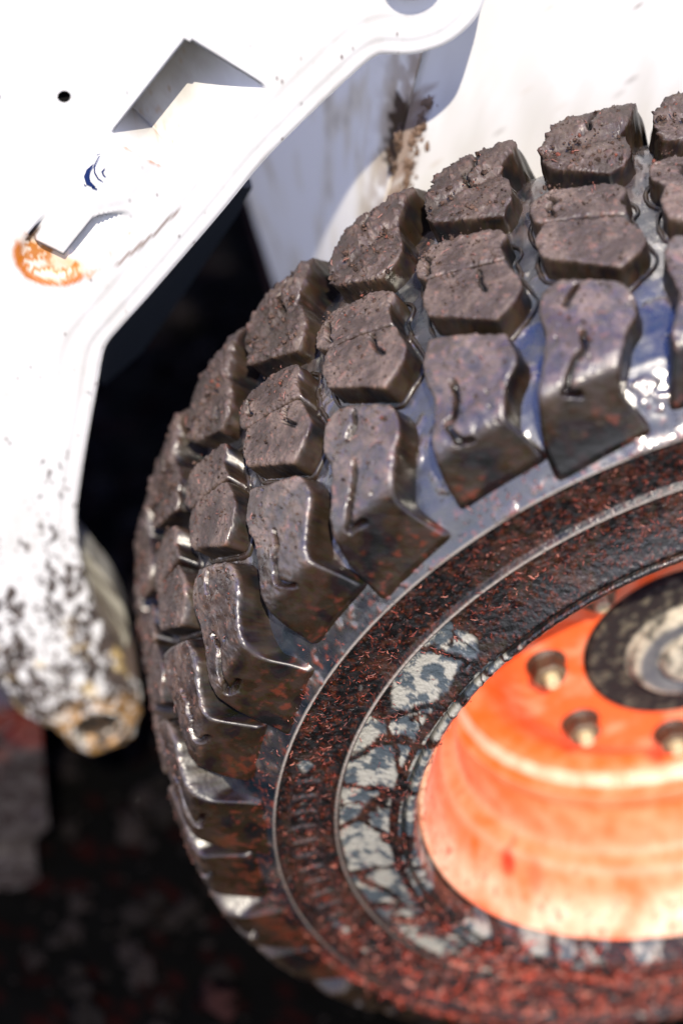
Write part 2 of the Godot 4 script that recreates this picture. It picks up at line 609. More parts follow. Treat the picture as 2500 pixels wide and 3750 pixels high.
# grey bare patches show where the mud has flaked off the lower sidewall: 0 mud .. 1 bare
func bare(p: Vector3, r: float, deg: float) -> float:
	# cells stretched along the radius, their borders bent a little
	var rr := r * 0.75
	var q := Vector3(rr * cos(deg_to_rad(deg)), rr * sin(deg_to_rad(deg)), 0.0) * 1.15
	q += Vector3(na.get_noise_3dv(p), na.get_noise_3dv(p + Vector3(0, 7, 0)), 0) * 0.006 + Vector3(nb.get_noise_3dv(p), nb.get_noise_3dv(p + Vector3(3, 1, 2)), 0) * 0.002
	var e := cell.get_noise_3dv(q)
	var inside := ss(-0.94, -0.88, e)
	var e2 := cell.get_noise_3dv(q * 2.1 + Vector3(0.31, 0.2, 0))
	inside *= lerpf(1.0, ss(-0.955, -0.90, e2), ss(0.0, 0.15, na.get_noise_3dv(p * 0.7 + Vector3(2, 2, 0))))
	var reg := ss(0.3045, 0.3015, r) * ss(0.2665, 0.269, r) * ss(132.0, 146.0, deg) * (1.0 - ss(226.0, 246.0, deg))
	reg = maxf(reg, ss(0.2635, 0.261, r) * ss(125.0, 140.0, deg) * 0.75)
	reg = maxf(reg, 0.52 * ss(0.342, 0.338, r) * ss(0.314, 0.320, r) * (ss(166.0, 169.0, deg) * (1.0 - ss(175.0, 179.0, deg)) + ss(149.0, 151.0, deg) * (1.0 - ss(156.0, 158.0, deg)) + 0.8 * ss(198.0, 204.0, deg) * (1.0 - ss(212.0, 220.0, deg))))
	var patchy := ss(-0.03, 0.09, na.get_noise_3dv(Vector3(q.x, q.y, 0.0) * 0.8 + Vector3(0.3, 0, 0)) + (reg - 0.62) * 1.2)
	return clampf(inside * ss(0.0, 0.4, reg) * patchy, 0.0, 1.0)

func tyre():
	var near := carcass_profile()
	var pts := resample(near, 0.0014)
	var far := PackedVector2Array()
	var coarse := resample(near, 0.005)
	for i in coarse.size():
		var q := coarse[coarse.size() - 1 - i]
		far.append(Vector2(2.0 * ZC - q.x, q.y))
	far.remove_at(far.size() - 1)
	var prf := far + pts
	var mid := far.size()
	# angles: fine where the picture looks, coarse elsewhere
	var th := PackedFloat32Array()
	var a := 64.0
	while a < 64.0 + 360.0 - 0.1:
		th.append(deg_to_rad(a))
		a += 0.23 if a < 276.0 else 1.6
	var w := prf.size()
	var v := PackedVector3Array()
	var col := PackedColorArray()
	for i in th.size():
		var deg := fposmod(rad_to_deg(th[i]), 360.0)
		var cs := cos(th[i])
		var sn := sin(th[i])
		for j in w:
			var q := prf[j]
			var p := Vector3(q.y * cs, q.y * sn, q.x)
			var r := q.y
			var s := 1.0 if j >= mid else -1.0
			var a1 := na.get_noise_3dv(p)
			var b1 := nb.get_noise_3dv(p)
			var c1 := nc.get_noise_3dv(p)
			var k: Color
			var lift := 0.0
			if r > 0.3530 or j < mid:
				# groove floor and shoulder: wet rubber, thin film of mud, clots of soil towards the middle
				k = mixc(Color(0.006, 0.008, 0.013), Color(0.036, 0.033, 0.032), 0.4 + 0.9 * a1 + 0.3 * b1)
				var soil := ss(0.12, 0.5, a1 + 0.5 * b1 + 0.35 * ss(0.03, -0.11, q.x) - 0.05)
				k = mixc(k, Color(0.070, 0.050, 0.040), soil * 0.8)
				k = mixc(k, Color(0.13, 0.03, 0.018), ss(0.22, 0.5, b1 + 0.3 * c1 + 0.35 * ss(190.0, 235.0, deg)) * ss(0.375, 0.360, r) * 0.8)
				lift = 0.0006 * a1 + soil * (0.0012 + 0.0008 * c1)
			else:
				var mass := ss(196.0, 236.0, deg) * (1.0 - 0.75 * ss(0.275, 0.258, r))
				var redk := ss(-0.15, 0.6, b1 + 0.3 * c1 + 0.7 * a1 + 0.2 * mass - 0.12 * ss(0.30, 0.27, r))
				k = mixc(Color(0.006, 0.0045, 0.004), mixc(Color(0.036, 0.013, 0.008), Color(0.022, 0.008, 0.006), mass), redk)
				k = mixc(k, Color(0.20, 0.038, 0.018), ss(0.25, 0.6, c1 + 0.4 * b1) * (0.25 - 0.2 * mass))
				k = mixc(k, Color(0.026, 0.017, 0.012), ss(0.0, 0.4, a1) * 0.5 * (1.0 - mass))
				var br := bare(p, r, deg)
				var grey := mixc(Color(0.045, 0.056, 0.066), Color(0.25, 0.24, 0.205), ss(-0.12, 0.16, 0.5 * b1 + na.get_noise_3dv(p * 1.5 + Vector3(0, 0, 4)) + 0.25 * c1))
				k = mixc(k, grey, br)
				lift = (1.0 - br) * (0.0009 + 0.00025 * c1 + 0.0005 * maxf(b1, 0.0)) + mass * (0.0022 + 0.0035 * b1 + 0.0016 * c1)
				# moulded bars between the two rings
				if deg > 170.0 and deg < 204.0 and r > 0.316 and r < 0.343:
					var bar := 1.0 - ss(0.10, 0.22, absf(fposmod(deg, 3.1) / 3.1 - 0.5))
					var fr := 1.0 - ss(0.0, 0.0012, absf(absf(r - 0.3295) - 0.0105) - 0.0006)
					var inb := ss(0.0115, 0.0095, absf(r - 0.3295))
					var m2 := maxf(bar * inb, fr) * ss(170.0, 171.0, deg) * ss(204.0, 203.0, deg)
					lift += 0.0016 * m2
					k = mixc(k, Color(0.022, 0.016, 0.014), m2 * 0.5)
				# ring crests: clear of mud, their bright highlight painted in
				var crest := maxf(ss(0.3505, 0.3518, r), 1.0 - ss(0.0008, 0.0018, absf(r - 0.3060)))
				k = mixc(k, Color(0.34, 0.30, 0.26), crest * 0.8 * (1.0 - 0.8 * mass) * (1.0 - 0.6 * ss(160.0, 185.0, deg)))
				# bare groove beside the rim
				var gr := 1.0 - ss(0.0012, 0.0026, absf(r - 0.2578))
				k = mixc(k, Color(0.010, 0.011, 0.012), gr * 0.9 * ss(112.0, 118.0, deg) * (1.0 - ss(222.0, 228.0, deg)))
				lift *= (1.0 - 0.8 * gr) * (1.0 - ss(0.343, 0.3485, r) * (1.0 - mass)) * (1.0 - (1.0 - ss(0.0022, 0.0038, absf(r - 0.3058))) * (1.0 - 0.7 * mass))
			var nrm := Vector3(cs, sn, 0.0).lerp(Vector3(0, 0, s), ss(0.40, 0.355, r)).normalized()
			v.append(p + nrm * lift)
			col.append(k)
	var t_ix := PackedInt32Array()
	var s_ix := PackedInt32Array()
	var nt := th.size()
	for i in nt:
		var i2 := (i + 1) % nt
		for j in w - 1:
			var a0 := i * w + j
			var b0 := i2 * w + j
			if prf[j].y > 0.3535 or j < mid:
				quad(t_ix, a0, a0 + 1, b0 + 1, b0)
			else:
				quad(s_ix, a0, a0 + 1, b0 + 1, b0)
	var groups := [[t_ix, M.wet], [s_ix, M.side]]
	var n := make_normals(v, [[t_ix, null]])
	if n[40 * w + mid + 5].dot(Vector3(v[40 * w + mid + 5].x, v[40 * w + mid + 5].y, 0)) < 0.0:
		for g in groups:
			var ix: PackedInt32Array = g[0]
			for i in range(0, ix.size(), 3):
				var t := ix[i]
				ix[i] = ix[i + 1]
				ix[i + 1] = t
			g[0] = ix
	piece("tyre", bake(v, col, groups), wheel)
	side_prof = pts

# -------------------------------------------------------------------- lathe around z with a colour callback
func lathe(pr: PackedVector2Array, segs: int, paint: Callable, m: Material, called: String, parent: Node, at := Transform3D.IDENTITY) -> MeshInstance3D:
	var v := PackedVector3Array()
	var col := PackedColorArray()
	var w := pr.size()
	for i in segs:
		var th := TAU * i / segs
		for j in w:
			var p := Vector3(pr[j].y * cos(th), pr[j].y * sin(th), pr[j].x)
			v.append(p)
			col.append(paint.call(p, th, j))
	var ix := PackedInt32Array()
	for i in segs:
		var k := (i + 1) % segs
		for j in w - 1:
			quad(ix, i * w + j, i * w + j + 1, k * w + j + 1, k * w + j)
	# clockwise when the profile runs outwards-to-inwards with z towards the viewer
	return piece(called, bake(v, col, [[ix, m]]), parent, at)

func rim():
	var pr := PackedVector2Array([Vector2(0.120, 0.2445), Vector2(0.136, 0.2440), Vector2(0.1415, 0.2425), Vector2(0.1430, 0.2405), Vector2(0.1415, 0.2385), Vector2(0.137, 0.2362), Vector2(0.128, 0.2310), Vector2(0.112, 0.2235), Vector2(0.097, 0.2175), Vector2(0.0925, 0.2155), Vector2(0.0895, 0.2120), Vector2(0.0865, 0.2075), Vector2(0.0835, 0.2030), Vector2(0.080, 0.2000), Vector2(0.074, 0.1985), Vector2(0.060, 0.1978), Vector2(0.046, 0.1972), Vector2(0.0405, 0.1968), Vector2(0.036, 0.1985), Vector2(0.030, 0.1995), Vector2(0.0255, 0.1990),
		Vector2(0.0245, 0.1945), Vector2(0.0225, 0.1915), Vector2(0.0195, 0.1895), Vector2(0.0120, 0.1872), Vector2(0.0085, 0.1862), Vector2(0.006, 0.1835), Vector2(0.0045, 0.1780), Vector2(0.0032, 0.1700), Vector2(0.0060, 0.1620), Vector2(0.0110, 0.1540), Vector2(0.0170, 0.1470), Vector2(0.0215, 0.1410), Vector2(0.0245, 0.1350), Vector2(0.0256, 0.1250), Vector2(0.0260, 0.1150), Vector2(0.0260, 0.1000), Vector2(0.0260, 0.0860), Vector2(0.0250, 0.0840), Vector2(0.016, 0.0835)])
	pr = resample(pr, 0.0028)
	var paint := func(p: Vector3, th: float, _j: int) -> Color:
		var r := Vector2(p.x, p.y).length()
		var deg := fposmod(rad_to_deg(th), 360.0)
		var a := na.get_noise_3dv(p * 0.8)
		var b := nb.get_noise_3dv(p * 0.5)
		var base := Color(0.80, 0.085, 0.010)
		var dust := Color(0.70, 0.30, 0.17)
		var low := ss(0.028, 0.05, p.z)
		var t := 0.10 + 0.22 * low + 0.40 * a + 0.25 * b
		if r < 0.15:
			t = 0.10 + 0.5 * ss(-0.2, 0.5, a + 0.4 * b)
		var k := mixc(base, dust, clampf(t, 0.0, 0.85))
		# worn cream strip round the disc's welded edge
		var band := ss(0.1912, 0.1900, r) * ss(0.1866, 0.1872, r) * ss(0.03, 0.025, p.z)
		k = mixc(k, Color(0.50, 0.43, 0.31), band * (0.80 + 0.5 * b) * (1.0 - 0.9 * ss(0.6, 0.2, absf(deg - 262.0))))
		# the outer flare is paler
		k = mixc(k, Color(0.62, 0.42, 0.28), ss(0.098, 0.132, p.z) * (0.58 + 0.8 * a) * 0.95)
		var ringc := maxf(1.0 - ss(0.001, 0.004, absf(r - 0.2150)), 1.0 - ss(0.001, 0.004, absf(r - 0.2005)))
		k = mixc(k, Color(0.74, 0.52, 0.40), ringc * 0.12)  # highlights on the two rim steps, painted into the colour
		k = mixc(k, Color(0.55, 0.07, 0.01), ss(0.34, 0.5, b + 0.5 * a) * ss(0.05, 0.09, p.z) * 0.5)
		k = mixc(k, Color(0.22, 0.035, 0.012), ss(0.36, 0.50, nb.get_noise_3dv(p * 0.9 + Vector3(9, 0, 0)) + 0.3 * a) * ss(0.095, 0.13, p.z) * 0.8)
		k = mixc(k, Color(0.30, 0.10, 0.04), ss(0.50, 0.60, nc.get_noise_3dv(p * 0.5)) * low * 0.6)
		# two rust stains
		var st := Vector2(p.x, p.y)
		k = mixc(k, Color(0.30, 0.018, 0.002), (1.0 - ss(0.005, 0.017, absf(deg - 224.8) * 0.0038 + absf(p.z - 0.100) * 0.9 + 0.007 * b)) * 0.95)
		k = mixc(k, Color(0.48, 0.055, 0.012), (1.0 - ss(0.004, 0.022, absf(deg - 233.5) * 0.0038 + absf(p.z - 0.103) + 0.008 * b)) * 0.6)
		return k
	lathe(pr, 640, paint, M.orange, "rim", wheel)
	# hub: dark axle flange with a dusty raised cap
	var hp := PackedVector2Array([Vector2(0.006, 0.0840), Vector2(0.0170, 0.0835), Vector2(0.0200, 0.0822), Vector2(0.0208, 0.0795), Vector2(0.0208, 0.0720), Vector2(0.0212, 0.060), Vector2(0.0215, 0.0520), Vector2(0.0230, 0.0500), Vector2(0.0280, 0.0490), Vector2(0.0310, 0.0470), Vector2(0.0325, 0.0430), Vector2(0.0320, 0.036), Vector2(0.0300, 0.031), Vector2(0.0300, 0.027), Vector2(0.036, 0.0255), Vector2(0.0385, 0.023), Vector2(0.040, 0.017), Vector2(0.0400, 0.0)])
	hp = resample(hp, 0.0016)
	var hub_paint := func(p: Vector3, _th: float, _j: int) -> Color:
		var r := Vector2(p.x, p.y).length()
		var a := na.get_noise_3dv(p * 2.0)
		var b := nb.get_noise_3dv(p)
		var k := mixc(Color(0.020, 0.019, 0.019), Color(0.13, 0.11, 0.08), ss(0.05, 0.5, b + 0.6 * a) * 0.7)
		k = mixc(k, Color(0.36, 0.33, 0.26), ss(0.053, 0.0505, r) * (0.75 + 0.8 * a + 0.5 * b))
		k = mixc(k, Color(0.07, 0.075, 0.09), ss(0.044, 0.042, r) * ss(0.026, 0.029, r) * 0.85)
		return k
	lathe(hp, 160, hub_paint, M.dust, "hub", wheel, Transform3D(Basis.IDENTITY.scaled(Vector3(0.985, 0.985, 1.0)), Vector3(0, 0, 0.0105)))
	# eight wheel nuts on their studs
	var nut := nut_mesh()
	for i in 8:
		var a := 2.9689 - 0.5903 + i * TAU / 8.0
		piece("wheel_nut", nut, wheel, Transform3D(Basis(Vector3(0, 0, 1), a + 0.3), Vector3(0.1148 * cos(a), 0.1148 * sin(a), 0.0256)))

func nut_mesh() -> ArrayMesh:
	var v := PackedVector3Array()
	var col := PackedColorArray()
	var ix := PackedInt32Array()
	# rings: radius function blends hexagon and circle
	var pr := [[-0.002, 0.0165, 0.0], [0.0015, 0.0165, 0.0], [0.003, 0.0150, 0.0], [0.0035, 0.0136, 1.0], [0.0140, 0.0136, 1.0], [0.0155, 0.0126, 0.6], [0.0162, 0.0108, 0.0], [0.0164, 0.0076, 0.0], [0.0150, 0.0068, 0.0], [0.0150, 0.0062, 0.0], [0.0225, 0.0060, 0.0], [0.0235, 0.0052, 0.0], [0.0237, 0.0030, 0.0], [0.0230, 0.0026, 0.0], [0.0230, 0.0, 0.0]]
	var segs := 48
	for j in pr.size():
		for i in segs:
			var th := TAU * i / segs
			var hx := cos(PI / 6.0) / cos(fposmod(th, PI / 3.0) - PI / 6.0)
			var r: float = float(pr[j][1]) * lerpf(1.0, hx * 1.06, float(pr[j][2]))
			var p := Vector3(r * cos(th), r * sin(th), float(pr[j][0]))
			v.append(p)
			var n1 := nb.get_noise_3dv(p * 2.0)
			var k := mixc(Color(0.022, 0.011, 0.007), Color(0.075, 0.040, 0.022), 0.35 + 1.1 * n1)
			if j >= 9:
				k = mixc(Color(0.52, 0.44, 0.26), Color(0.30, 0.24, 0.14), 0.4 + n1)
			elif j >= 5:
				k = mixc(k, Color(0.20, 0.15, 0.09), 0.45)
			col.append(k)
	for j in pr.size() - 1:
		for i in segs:
			var k := (i + 1) % segs
			quad(ix, j * segs + i, (j + 1) * segs + i, (j + 1) * segs + k, j * segs + k)
	return bake(v, col, [[ix, M.metal]])

# -------------------------------------------------------------------- solid from an outline in the xy plane
func slab(outline: PackedVector2Array, z0: float, z1: float, paint: Callable, m: Material) -> ArrayMesh:
	var v := PackedVector3Array()
	var col := PackedColorArray()
	var ix := PackedInt32Array()
	if Geometry2D.is_polygon_clockwise(outline):
		outline.reverse()
	var t := Geometry2D.triangulate_polygon(outline)
	for z in [z1, z0]:
		var b := v.size()
		for p in outline:
			v.append(Vector3(p.x, p.y, z))
			col.append(paint.call(Vector3(p.x, p.y, z)))
		for i in range(0, t.size(), 3):
			var q := [t[i], t[i + 1], t[i + 2]]
			var ar := (outline[q[1]] - outline[q[0]]).cross(outline[q[2]] - outline[q[0]])
			if (ar > 0.0) == (z == z1):
				ix.append_array(PackedInt32Array([b + q[0], b + q[2], b + q[1]]))
			else:
				ix.append_array(PackedInt32Array([b + q[0], b + q[1], b + q[2]]))
	var n := outline.size()
	for i in n:
		var j := (i + 1) % n
		var b := v.size()
		for p in [Vector3(outline[i].x, outline[i].y, z1), Vector3(outline[j].x, outline[j].y, z1), Vector3(outline[j].x, outline[j].y, z0), Vector3(outline[i].x, outline[i].y, z0)]:
			v.append(p)
			col.append(paint.call(p))
		quad(ix, b, b + 1, b + 2, b + 3)
	return bake(v, col, [[ix, m]])

# -------------------------------------------------------------------- lift arm
const ARM_O := Vector2(-0.3575, 0.4939)
const ARM_S := 1.06
const ARM_D := Vector2(-0.638, -0.770)
const ARM_E := Vector2(0.770, -0.638)
const ARM_Z := -0.11

func arm_outline() -> PackedVector2Array:
	var e := PackedVector2Array([Vector2(-0.1423, 0.6118), Vector2(-0.1466, 0.5482), Vector2(-0.1543, 0.5144), Vector2(-0.1566, 0.5054), Vector2(-0.1604, 0.4933), Vector2(-0.1686, 0.483), Vector2(-0.1813, 0.4732), Vector2(-0.1975, 0.4687), Vector2(-0.2106, 0.4682), Vector2(-0.2218, 0.4706), Vector2(-0.2305, 0.4705), Vector2(-0.2486, 0.4546), Vector2(-0.2781, 0.4264), Vector2(-0.3086, 0.3958), Vector2(-0.3258, 0.3732), Vector2(-0.3403, 0.3552), Vector2(-0.3729, 0.3168), Vector2(-0.3965, 0.2893), Vector2(-0.4153, 0.2683), Vector2(-0.4247, 0.2577), Vector2(-0.4292, 0.2462), Vector2(-0.4358, 0.2161), Vector2(-0.4461, 0.1747), Vector2(-0.4558, 0.1316), Vector2(-0.4642, 0.091), Vector2(-0.4653, 0.0621), Vector2(-0.4641, 0.022), Vector2(-0.4605, -0.015), Vector2(-0.4451, -0.0667), Vector2(-0.4368, -0.1021), Vector2(-0.4312, -0.1324), Vector2(-0.4323, -0.1617), Vector2(-0.4375, -0.1848), Vector2(-0.4505, -0.1999), Vector2(-0.4704, -0.2064), Vector2(-0.4873, -0.1993), Vector2(-0.4975, -0.1858), Vector2(-0.5084, -0.1621), Vector2(-0.5237, -0.1467), Vector2(-0.5362, -0.1262), Vector2(-0.5471, -0.0951), Vector2(-0.5555, -0.0488), Vector2(-0.5823, 0.0394), Vector2(-0.6088, 0.1984), Vector2(-0.6088, 0.3574), Vector2(-0.5664, 0.5164), Vector2(-0.5028, 0.633), Vector2(-0.3544, 0.6966), Vector2(-0.2059, 0.6966)])
	return e

func chaikin(pts: PackedVector2Array, times: int) -> PackedVector2Array:
	for k in times:
		var o := PackedVector2Array()
		for i in pts.size():
			var q := pts[(i + 1) % pts.size()]
			o.append(pts[i].lerp(q, 0.25))
			o.append(pts[i].lerp(q, 0.75))
		pts = o
	return pts

func arm_height(u: float, v: float, dist: float) -> float:
	var h := 0.0
	h -= 0.0013 * (1.0 - ss(0.0105, 0.0150, dist))
	h -= 0.0010 * (1.0 - ss(0.0275, 0.0330, dist)) * ss(0.30, 0.22, u)
	# open pocket: deepest along its upper-left edge, running out to the right
	if u > -0.006 and u < 0.0725 and v > 0.0 and v < 0.066:
		var corner := Vector2(maxf(0.010 - (u + 0.006), 0.0), maxf(0.010 - v, 0.0)).length()
		if corner < 0.010:
			var t := v / 0.062
			h = minf(h, -0.054 * maxf(1.0 - t * t, 0.0) - 0.0002)
	# pressed strap below it
	if u >= 0.0725 and u < 0.1655 and v > -0.001:
		var vr := 0.044 - 0.0185 * ss(0.108, 0.134, u)
		if v < vr:
			h += 0.0022 * ss(-0.001, 0.008, v) * (1.0 - ss(vr - 0.018, vr - 0.001, v) * lerpf(1.0, 0.2, ss(0.112, 0.130, u)))
			if u > 0.140:
				h -= 0.006 * ss(0.140, 0.163, u) * (1.0 - ss(0.0, 0.005, v))
		elif u > 0.112 and v < vr + 0.024:
			h -= 0.0115 * ss(0.112, 0.134, u) * pow(1.0 - (v - vr) / 0.024, 1.5) * ss(0.0, 0.003, v - vr)
	# rounded dent where the strap ends
	if u >= 0.1655 and u < 0.195 and v > -0.004 and v < 0.048:
		var q := Vector2((u - 0.1655) / 0.026, (v - 0.021) / 0.026).length()
		h -= 0.0040 * (1.0 - ss(0.65, 1.0, q))
	return h

func seg_dist(p: Vector2, o: PackedVector2Array) -> Vector3:
	var best := 1e9
	var at := p
	for i in o.size():
		var c := Geometry2D.get_closest_point_to_segment(p, o[i], o[(i + 1) % o.size()])
		var d := p.distance_squared_to(c)
		if d < best:
			best = d
			at = c
	return Vector3(at.x, at.y, sqrt(best))

func lift_arm():
	var arm := part("lift_arm", Vector3(0, -GROUND, 0))
	var outline := chaikin(arm_outline(), 3)
	for i in outline.size():
		var q := Vector3(outline[i].x, outline[i].y, 0.0)
		outline[i] += Vector2(na.get_noise_3dv(q * 1.3), na.get_noise_3dv(q * 1.3 + Vector3(3, 3, 0))) * 0.006 * ss(-0.05, -0.13, q.y)
	var step := 0.0021
	var u0 := -0.21
	var v0 := -0.252
	var nu := int(0.83 / step)
	var nv := int(0.63 / step)
	var id := PackedInt32Array()
	id.resize((nu + 1) * (nv + 1))
	id.fill(-1)
	var v := PackedVector3Array()
	var col := PackedColorArray()
	var ix := PackedInt32Array()
	# warp grid lines so that the pocket's edges fall exactly on them
	var snap_v := [0.0]
	var snap_u := [-0.006, 0.0725, 0.1655]
	for i in nu + 1:
		var u := u0 + i * step
		for s in snap_u:
			if absf(u - s) < step * 0.5:
				u = s
		for j in nv + 1:
			var w := v0 + j * step
			if absf(w) < step * 0.5:
				w = 0.0
			var p := ARM_O + (ARM_D * u + ARM_E * w) * ARM_S
			if p.x < -0.66 or p.y > 0.68:
				continue
			var inside := Geometry2D.is_point_in_polygon(p, outline)
			if not inside:
				# keep only vertices next to the outline; they are pulled onto it
				var near := false
				for dd in [Vector2(step, 0), Vector2(-step, 0), Vector2(0, step), Vector2(0, -step), Vector2(step, step), Vector2(-step, -step), Vector2(step, -step), Vector2(-step, step)]:
					if Geometry2D.is_point_in_polygon(p + ARM_D * dd.x + ARM_E * dd.y, outline):
						near = true
						break
				if not near:
					continue
			var c := seg_dist(p, outline)
			var dist := c.z
			var hole_c := Vector2(-0.4346, 0.4655)
			var hd := p.distance_to(hole_c)
			if hd < 0.0044 + step * 0.75 and hd > 0.0044 - step * 0.75:
				p = hole_c + (p - hole_c).normalized() * 0.0044
			var bush := Vector2(-0.4704, -0.1679)
			var bd := p.distance_to(bush)
			if absf(bd - 0.022) < step * 0.75:
				p = bush + (p - bush).normalized() * 0.022
			if not inside:
				p = Vector2(c.x, c.y)
				dist = 0.0
			var h := arm_height(u, w, dist)
			h -= 0.0022 * (1.0 - ss(0.0, 0.0035, dist))
			var pos := Vector3(p.x, p.y, ARM_Z + h)
			id[i * (nv + 1) + j] = v.size()
			v.append(pos)
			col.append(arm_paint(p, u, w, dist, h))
	for i in nu:
		for j in nv:
			var a := id[i * (nv + 1) + j]
			var b := id[(i + 1) * (nv + 1) + j]
			var c := id[(i + 1) * (nv + 1) + j + 1]
			var d := id[i * (nv + 1) + j + 1]
			if a < 0 or b < 0 or c < 0 or d < 0:
				continue
			# drop slivers that lie outside
			var mid := (v[a] + v[b] + v[c] + v[d]) / 4.0
			if not Geometry2D.is_point_in_polygon(Vector2(mid.x, mid.y), outline) or Vector2(mid.x - (-0.4346), mid.y - (0.4655)).length() < 0.0040 or Vector2(mid.x - (-0.4704), mid.y - (-0.1679)).length() < 0.0212:
				continue
			quad(ix, a, d, c, b)
	var chk := (v[ix[2]] - v[ix[0]]).cross(v[ix[1]] - v[ix[0]])
	if chk.z < 0.0:
		for i in range(0, ix.size(), 3):
			var t := ix[i]
			ix[i] = ix[i + 1]
			ix[i + 1] = t
	piece("face_plate", bake(v, col, [[ix, M.white]]), arm)
	var edge_paint := func(p: Vector3) -> Color:
		var k := Color(0.78, 0.79, 0.80)
		return mixc(k, Color(0.16, 0.12, 0.10), ss(0.0, 0.4, na.get_noise_3dv(p) + ss(0.25, -0.1, p.y) - 0.35))
	# the side wall behind the pressed face: a closed box section of the same outline
	var back := PackedVector2Array()
	for p in Geometry2D.offset_polygon(outline, -0.0006)[0]:
		back.append(p)
	piece("arm_box", slab(back, ARM_Z - 0.076, ARM_Z - 0.062, edge_paint, M.white), arm)
	# rim wall between the face and the box, so that the pressed face has its thickness
	var wv := PackedVector3Array()
	var wc := PackedColorArray()
	var wi := PackedInt32Array()
	for i in outline.size():
		var q := outline[(i + 1) % outline.size()]
		var b := wv.size()
		for p in [Vector3(outline[i].x, outline[i].y, ARM_Z - 0.0045), Vector3(q.x, q.y, ARM_Z - 0.0045), Vector3(q.x, q.y, ARM_Z - 0.063), Vector3(outline[i].x, outline[i].y, ARM_Z - 0.063)]:
			wv.append(p)
			wc.append(edge_paint.call(p))
		quad(wi, b, b + 1, b + 2, b + 3)
	piece("edge_wall", bake(wv, wc, [[wi, M.white]]), arm)
	# pivot boss at the top: collars and the end of the pin
	var bp := PackedVector2Array([Vector2(-0.006, 0.0262), Vector2(0.0008, 0.0258), Vector2(0.0016, 0.0248), Vector2(0.0016, 0.0236), Vector2(0.0006, 0.0228), Vector2(0.0006, 0.0215), Vector2(0.010, 0.0210), Vector2(0.0125, 0.0195), Vector2(0.0130, 0.017), Vector2(0.0130, 0.0)])
	var boss_paint := func(p: Vector3, _t: float, j: int) -> Color:
		if j >= 4 and j <= 7:
			return Color(0.16, 0.12, 0.10)
		return mixc(Color(0.56, 0.56, 0.555), Color(0.30, 0.22, 0.18), ss(0.42, 0.6, nb.get_noise_3dv(p)))
	lathe(bp, 96, boss_paint, M.white, "pivot_boss", arm, Transform3D(Basis.IDENTITY, Vector3(-0.2075, 0.5376, ARM_Z)))
	# lower pivot: a mud-filled, rusty bush
	var lp := PackedVector2Array([Vector2(-0.0005, 0.0250), Vector2(0.0010, 0.0238), Vector2(0.0006, 0.0222), Vector2(-0.003, 0.0216), Vector2(-0.010, 0.0213), Vector2(-0.012, 0.017), Vector2(-0.009, 0.011), Vector2(-0.011, 0.005), Vector2(-0.010, 0.0)])
	var low_paint := func(p: Vector3, _t: float, _j: int) -> Color:
		var r := Vector2(p.x, p.y).length()
		var k := mixc(Color(0.56, 0.54, 0.49), Color(0.42, 0.22, 0.06), 0.25 + 1.3 * na.get_noise_3dv(p * 1.4) + ss(0.0, -0.03, p.y) * 0.5)
		k = mixc(k, Color(0.020, 0.015, 0.013), ss(-0.05, 0.05, nb.get_noise_3dv(p * 1.0 + Vector3(4, 0, 0)) + 0.4 * nd.get_noise_3dv(p)) * 0.9)
		return mixc(k, mixc(Color(0.006, 0.005, 0.005), Color(0.10, 0.055, 0.022), nb.get_noise_3dv(p * 0.9 + Vector3(8, 1, 0)) * 1.6), ss(0.0225, 0.0195, r + 0.006 * nb.get_noise_3dv(p)))
	lathe(resample(lp, 0.002), 96, low_paint, M.metal, "lower_bush", arm, Transform3D(Basis.IDENTITY, Vector3(-0.4704, -0.1679, ARM_Z)))
	# what is left of a blue emblem on the strap: a crescent, a thin arc and scraps
	var em := StandardMaterial3D.new()
	em.albedo_color = Color(0.06, 0.14, 0.33)
	em.roughness = 0.5
	var st := SurfaceTool.new()
	st.begin(Mesh.PRIMITIVE_TRIANGLES)
	ribbon(st, [Vector2(-0.4209, 0.4146), Vector2(-0.4245, 0.4104), Vector2(-0.4262, 0.4056), Vector2(-0.4254, 0.4003), Vector2(-0.4214, 0.3964)], [0.0006, 0.0026, 0.0036, 0.0034, 0.0010])
	ribbon(st, [Vector2(-0.4161, 0.4207), Vector2(-0.418, 0.4178), Vector2(-0.4203, 0.4136), Vector2(-0.4207, 0.4083), Vector2(-0.4188, 0.403), Vector2(-0.4156, 0.4)], [0.0006, 0.0008, 0.0009, 0.0009, 0.0008, 0.0004])
	ribbon(st, [Vector2(-0.4137, 0.4104), Vector2(-0.4156, 0.4081), Vector2(-0.4148, 0.4049), Vector2(-0.4135, 0.4036)], [0.0006, 0.0012, 0.0009, 0.0004])
	ribbon(st, [Vector2(-0.4182, 0.4212), Vector2(-0.415, 0.4223)], [0.0008, 0.0005])
	ribbon(st, [Vector2(-0.4233, 0.3968), Vector2(-0.4203, 0.3947)], [0.0016, 0.0009])
	ribbon(st, [Vector2(-0.4286, 0.3996), Vector2(-0.4269, 0.3981)], [0.0009, 0.0003])
	st.generate_normals()
	var em_mesh := st.commit()
	em_mesh.surface_set_material(0, em)
	piece("emblem", em_mesh, arm)
	# bolt hole: a dark recessed cup
	var hp := PackedVector2Array([Vector2(-0.0004, 0.0054), Vector2(-0.0006, 0.0044), Vector2(-0.030, 0.0043), Vector2(-0.030, 0.0)])
	var hole := func(_p: Vector3, _t: float, j: int) -> Color:
		return Color(0.30, 0.28, 0.25) if j < 1 else Color(0.004, 0.004, 0.004)
	lathe(hp, 32, hole, M.dust, "bolt_hole", arm, Transform3D(Basis.IDENTITY, Vector3(-0.4346, 0.4655, ARM_Z + 0.0002)))
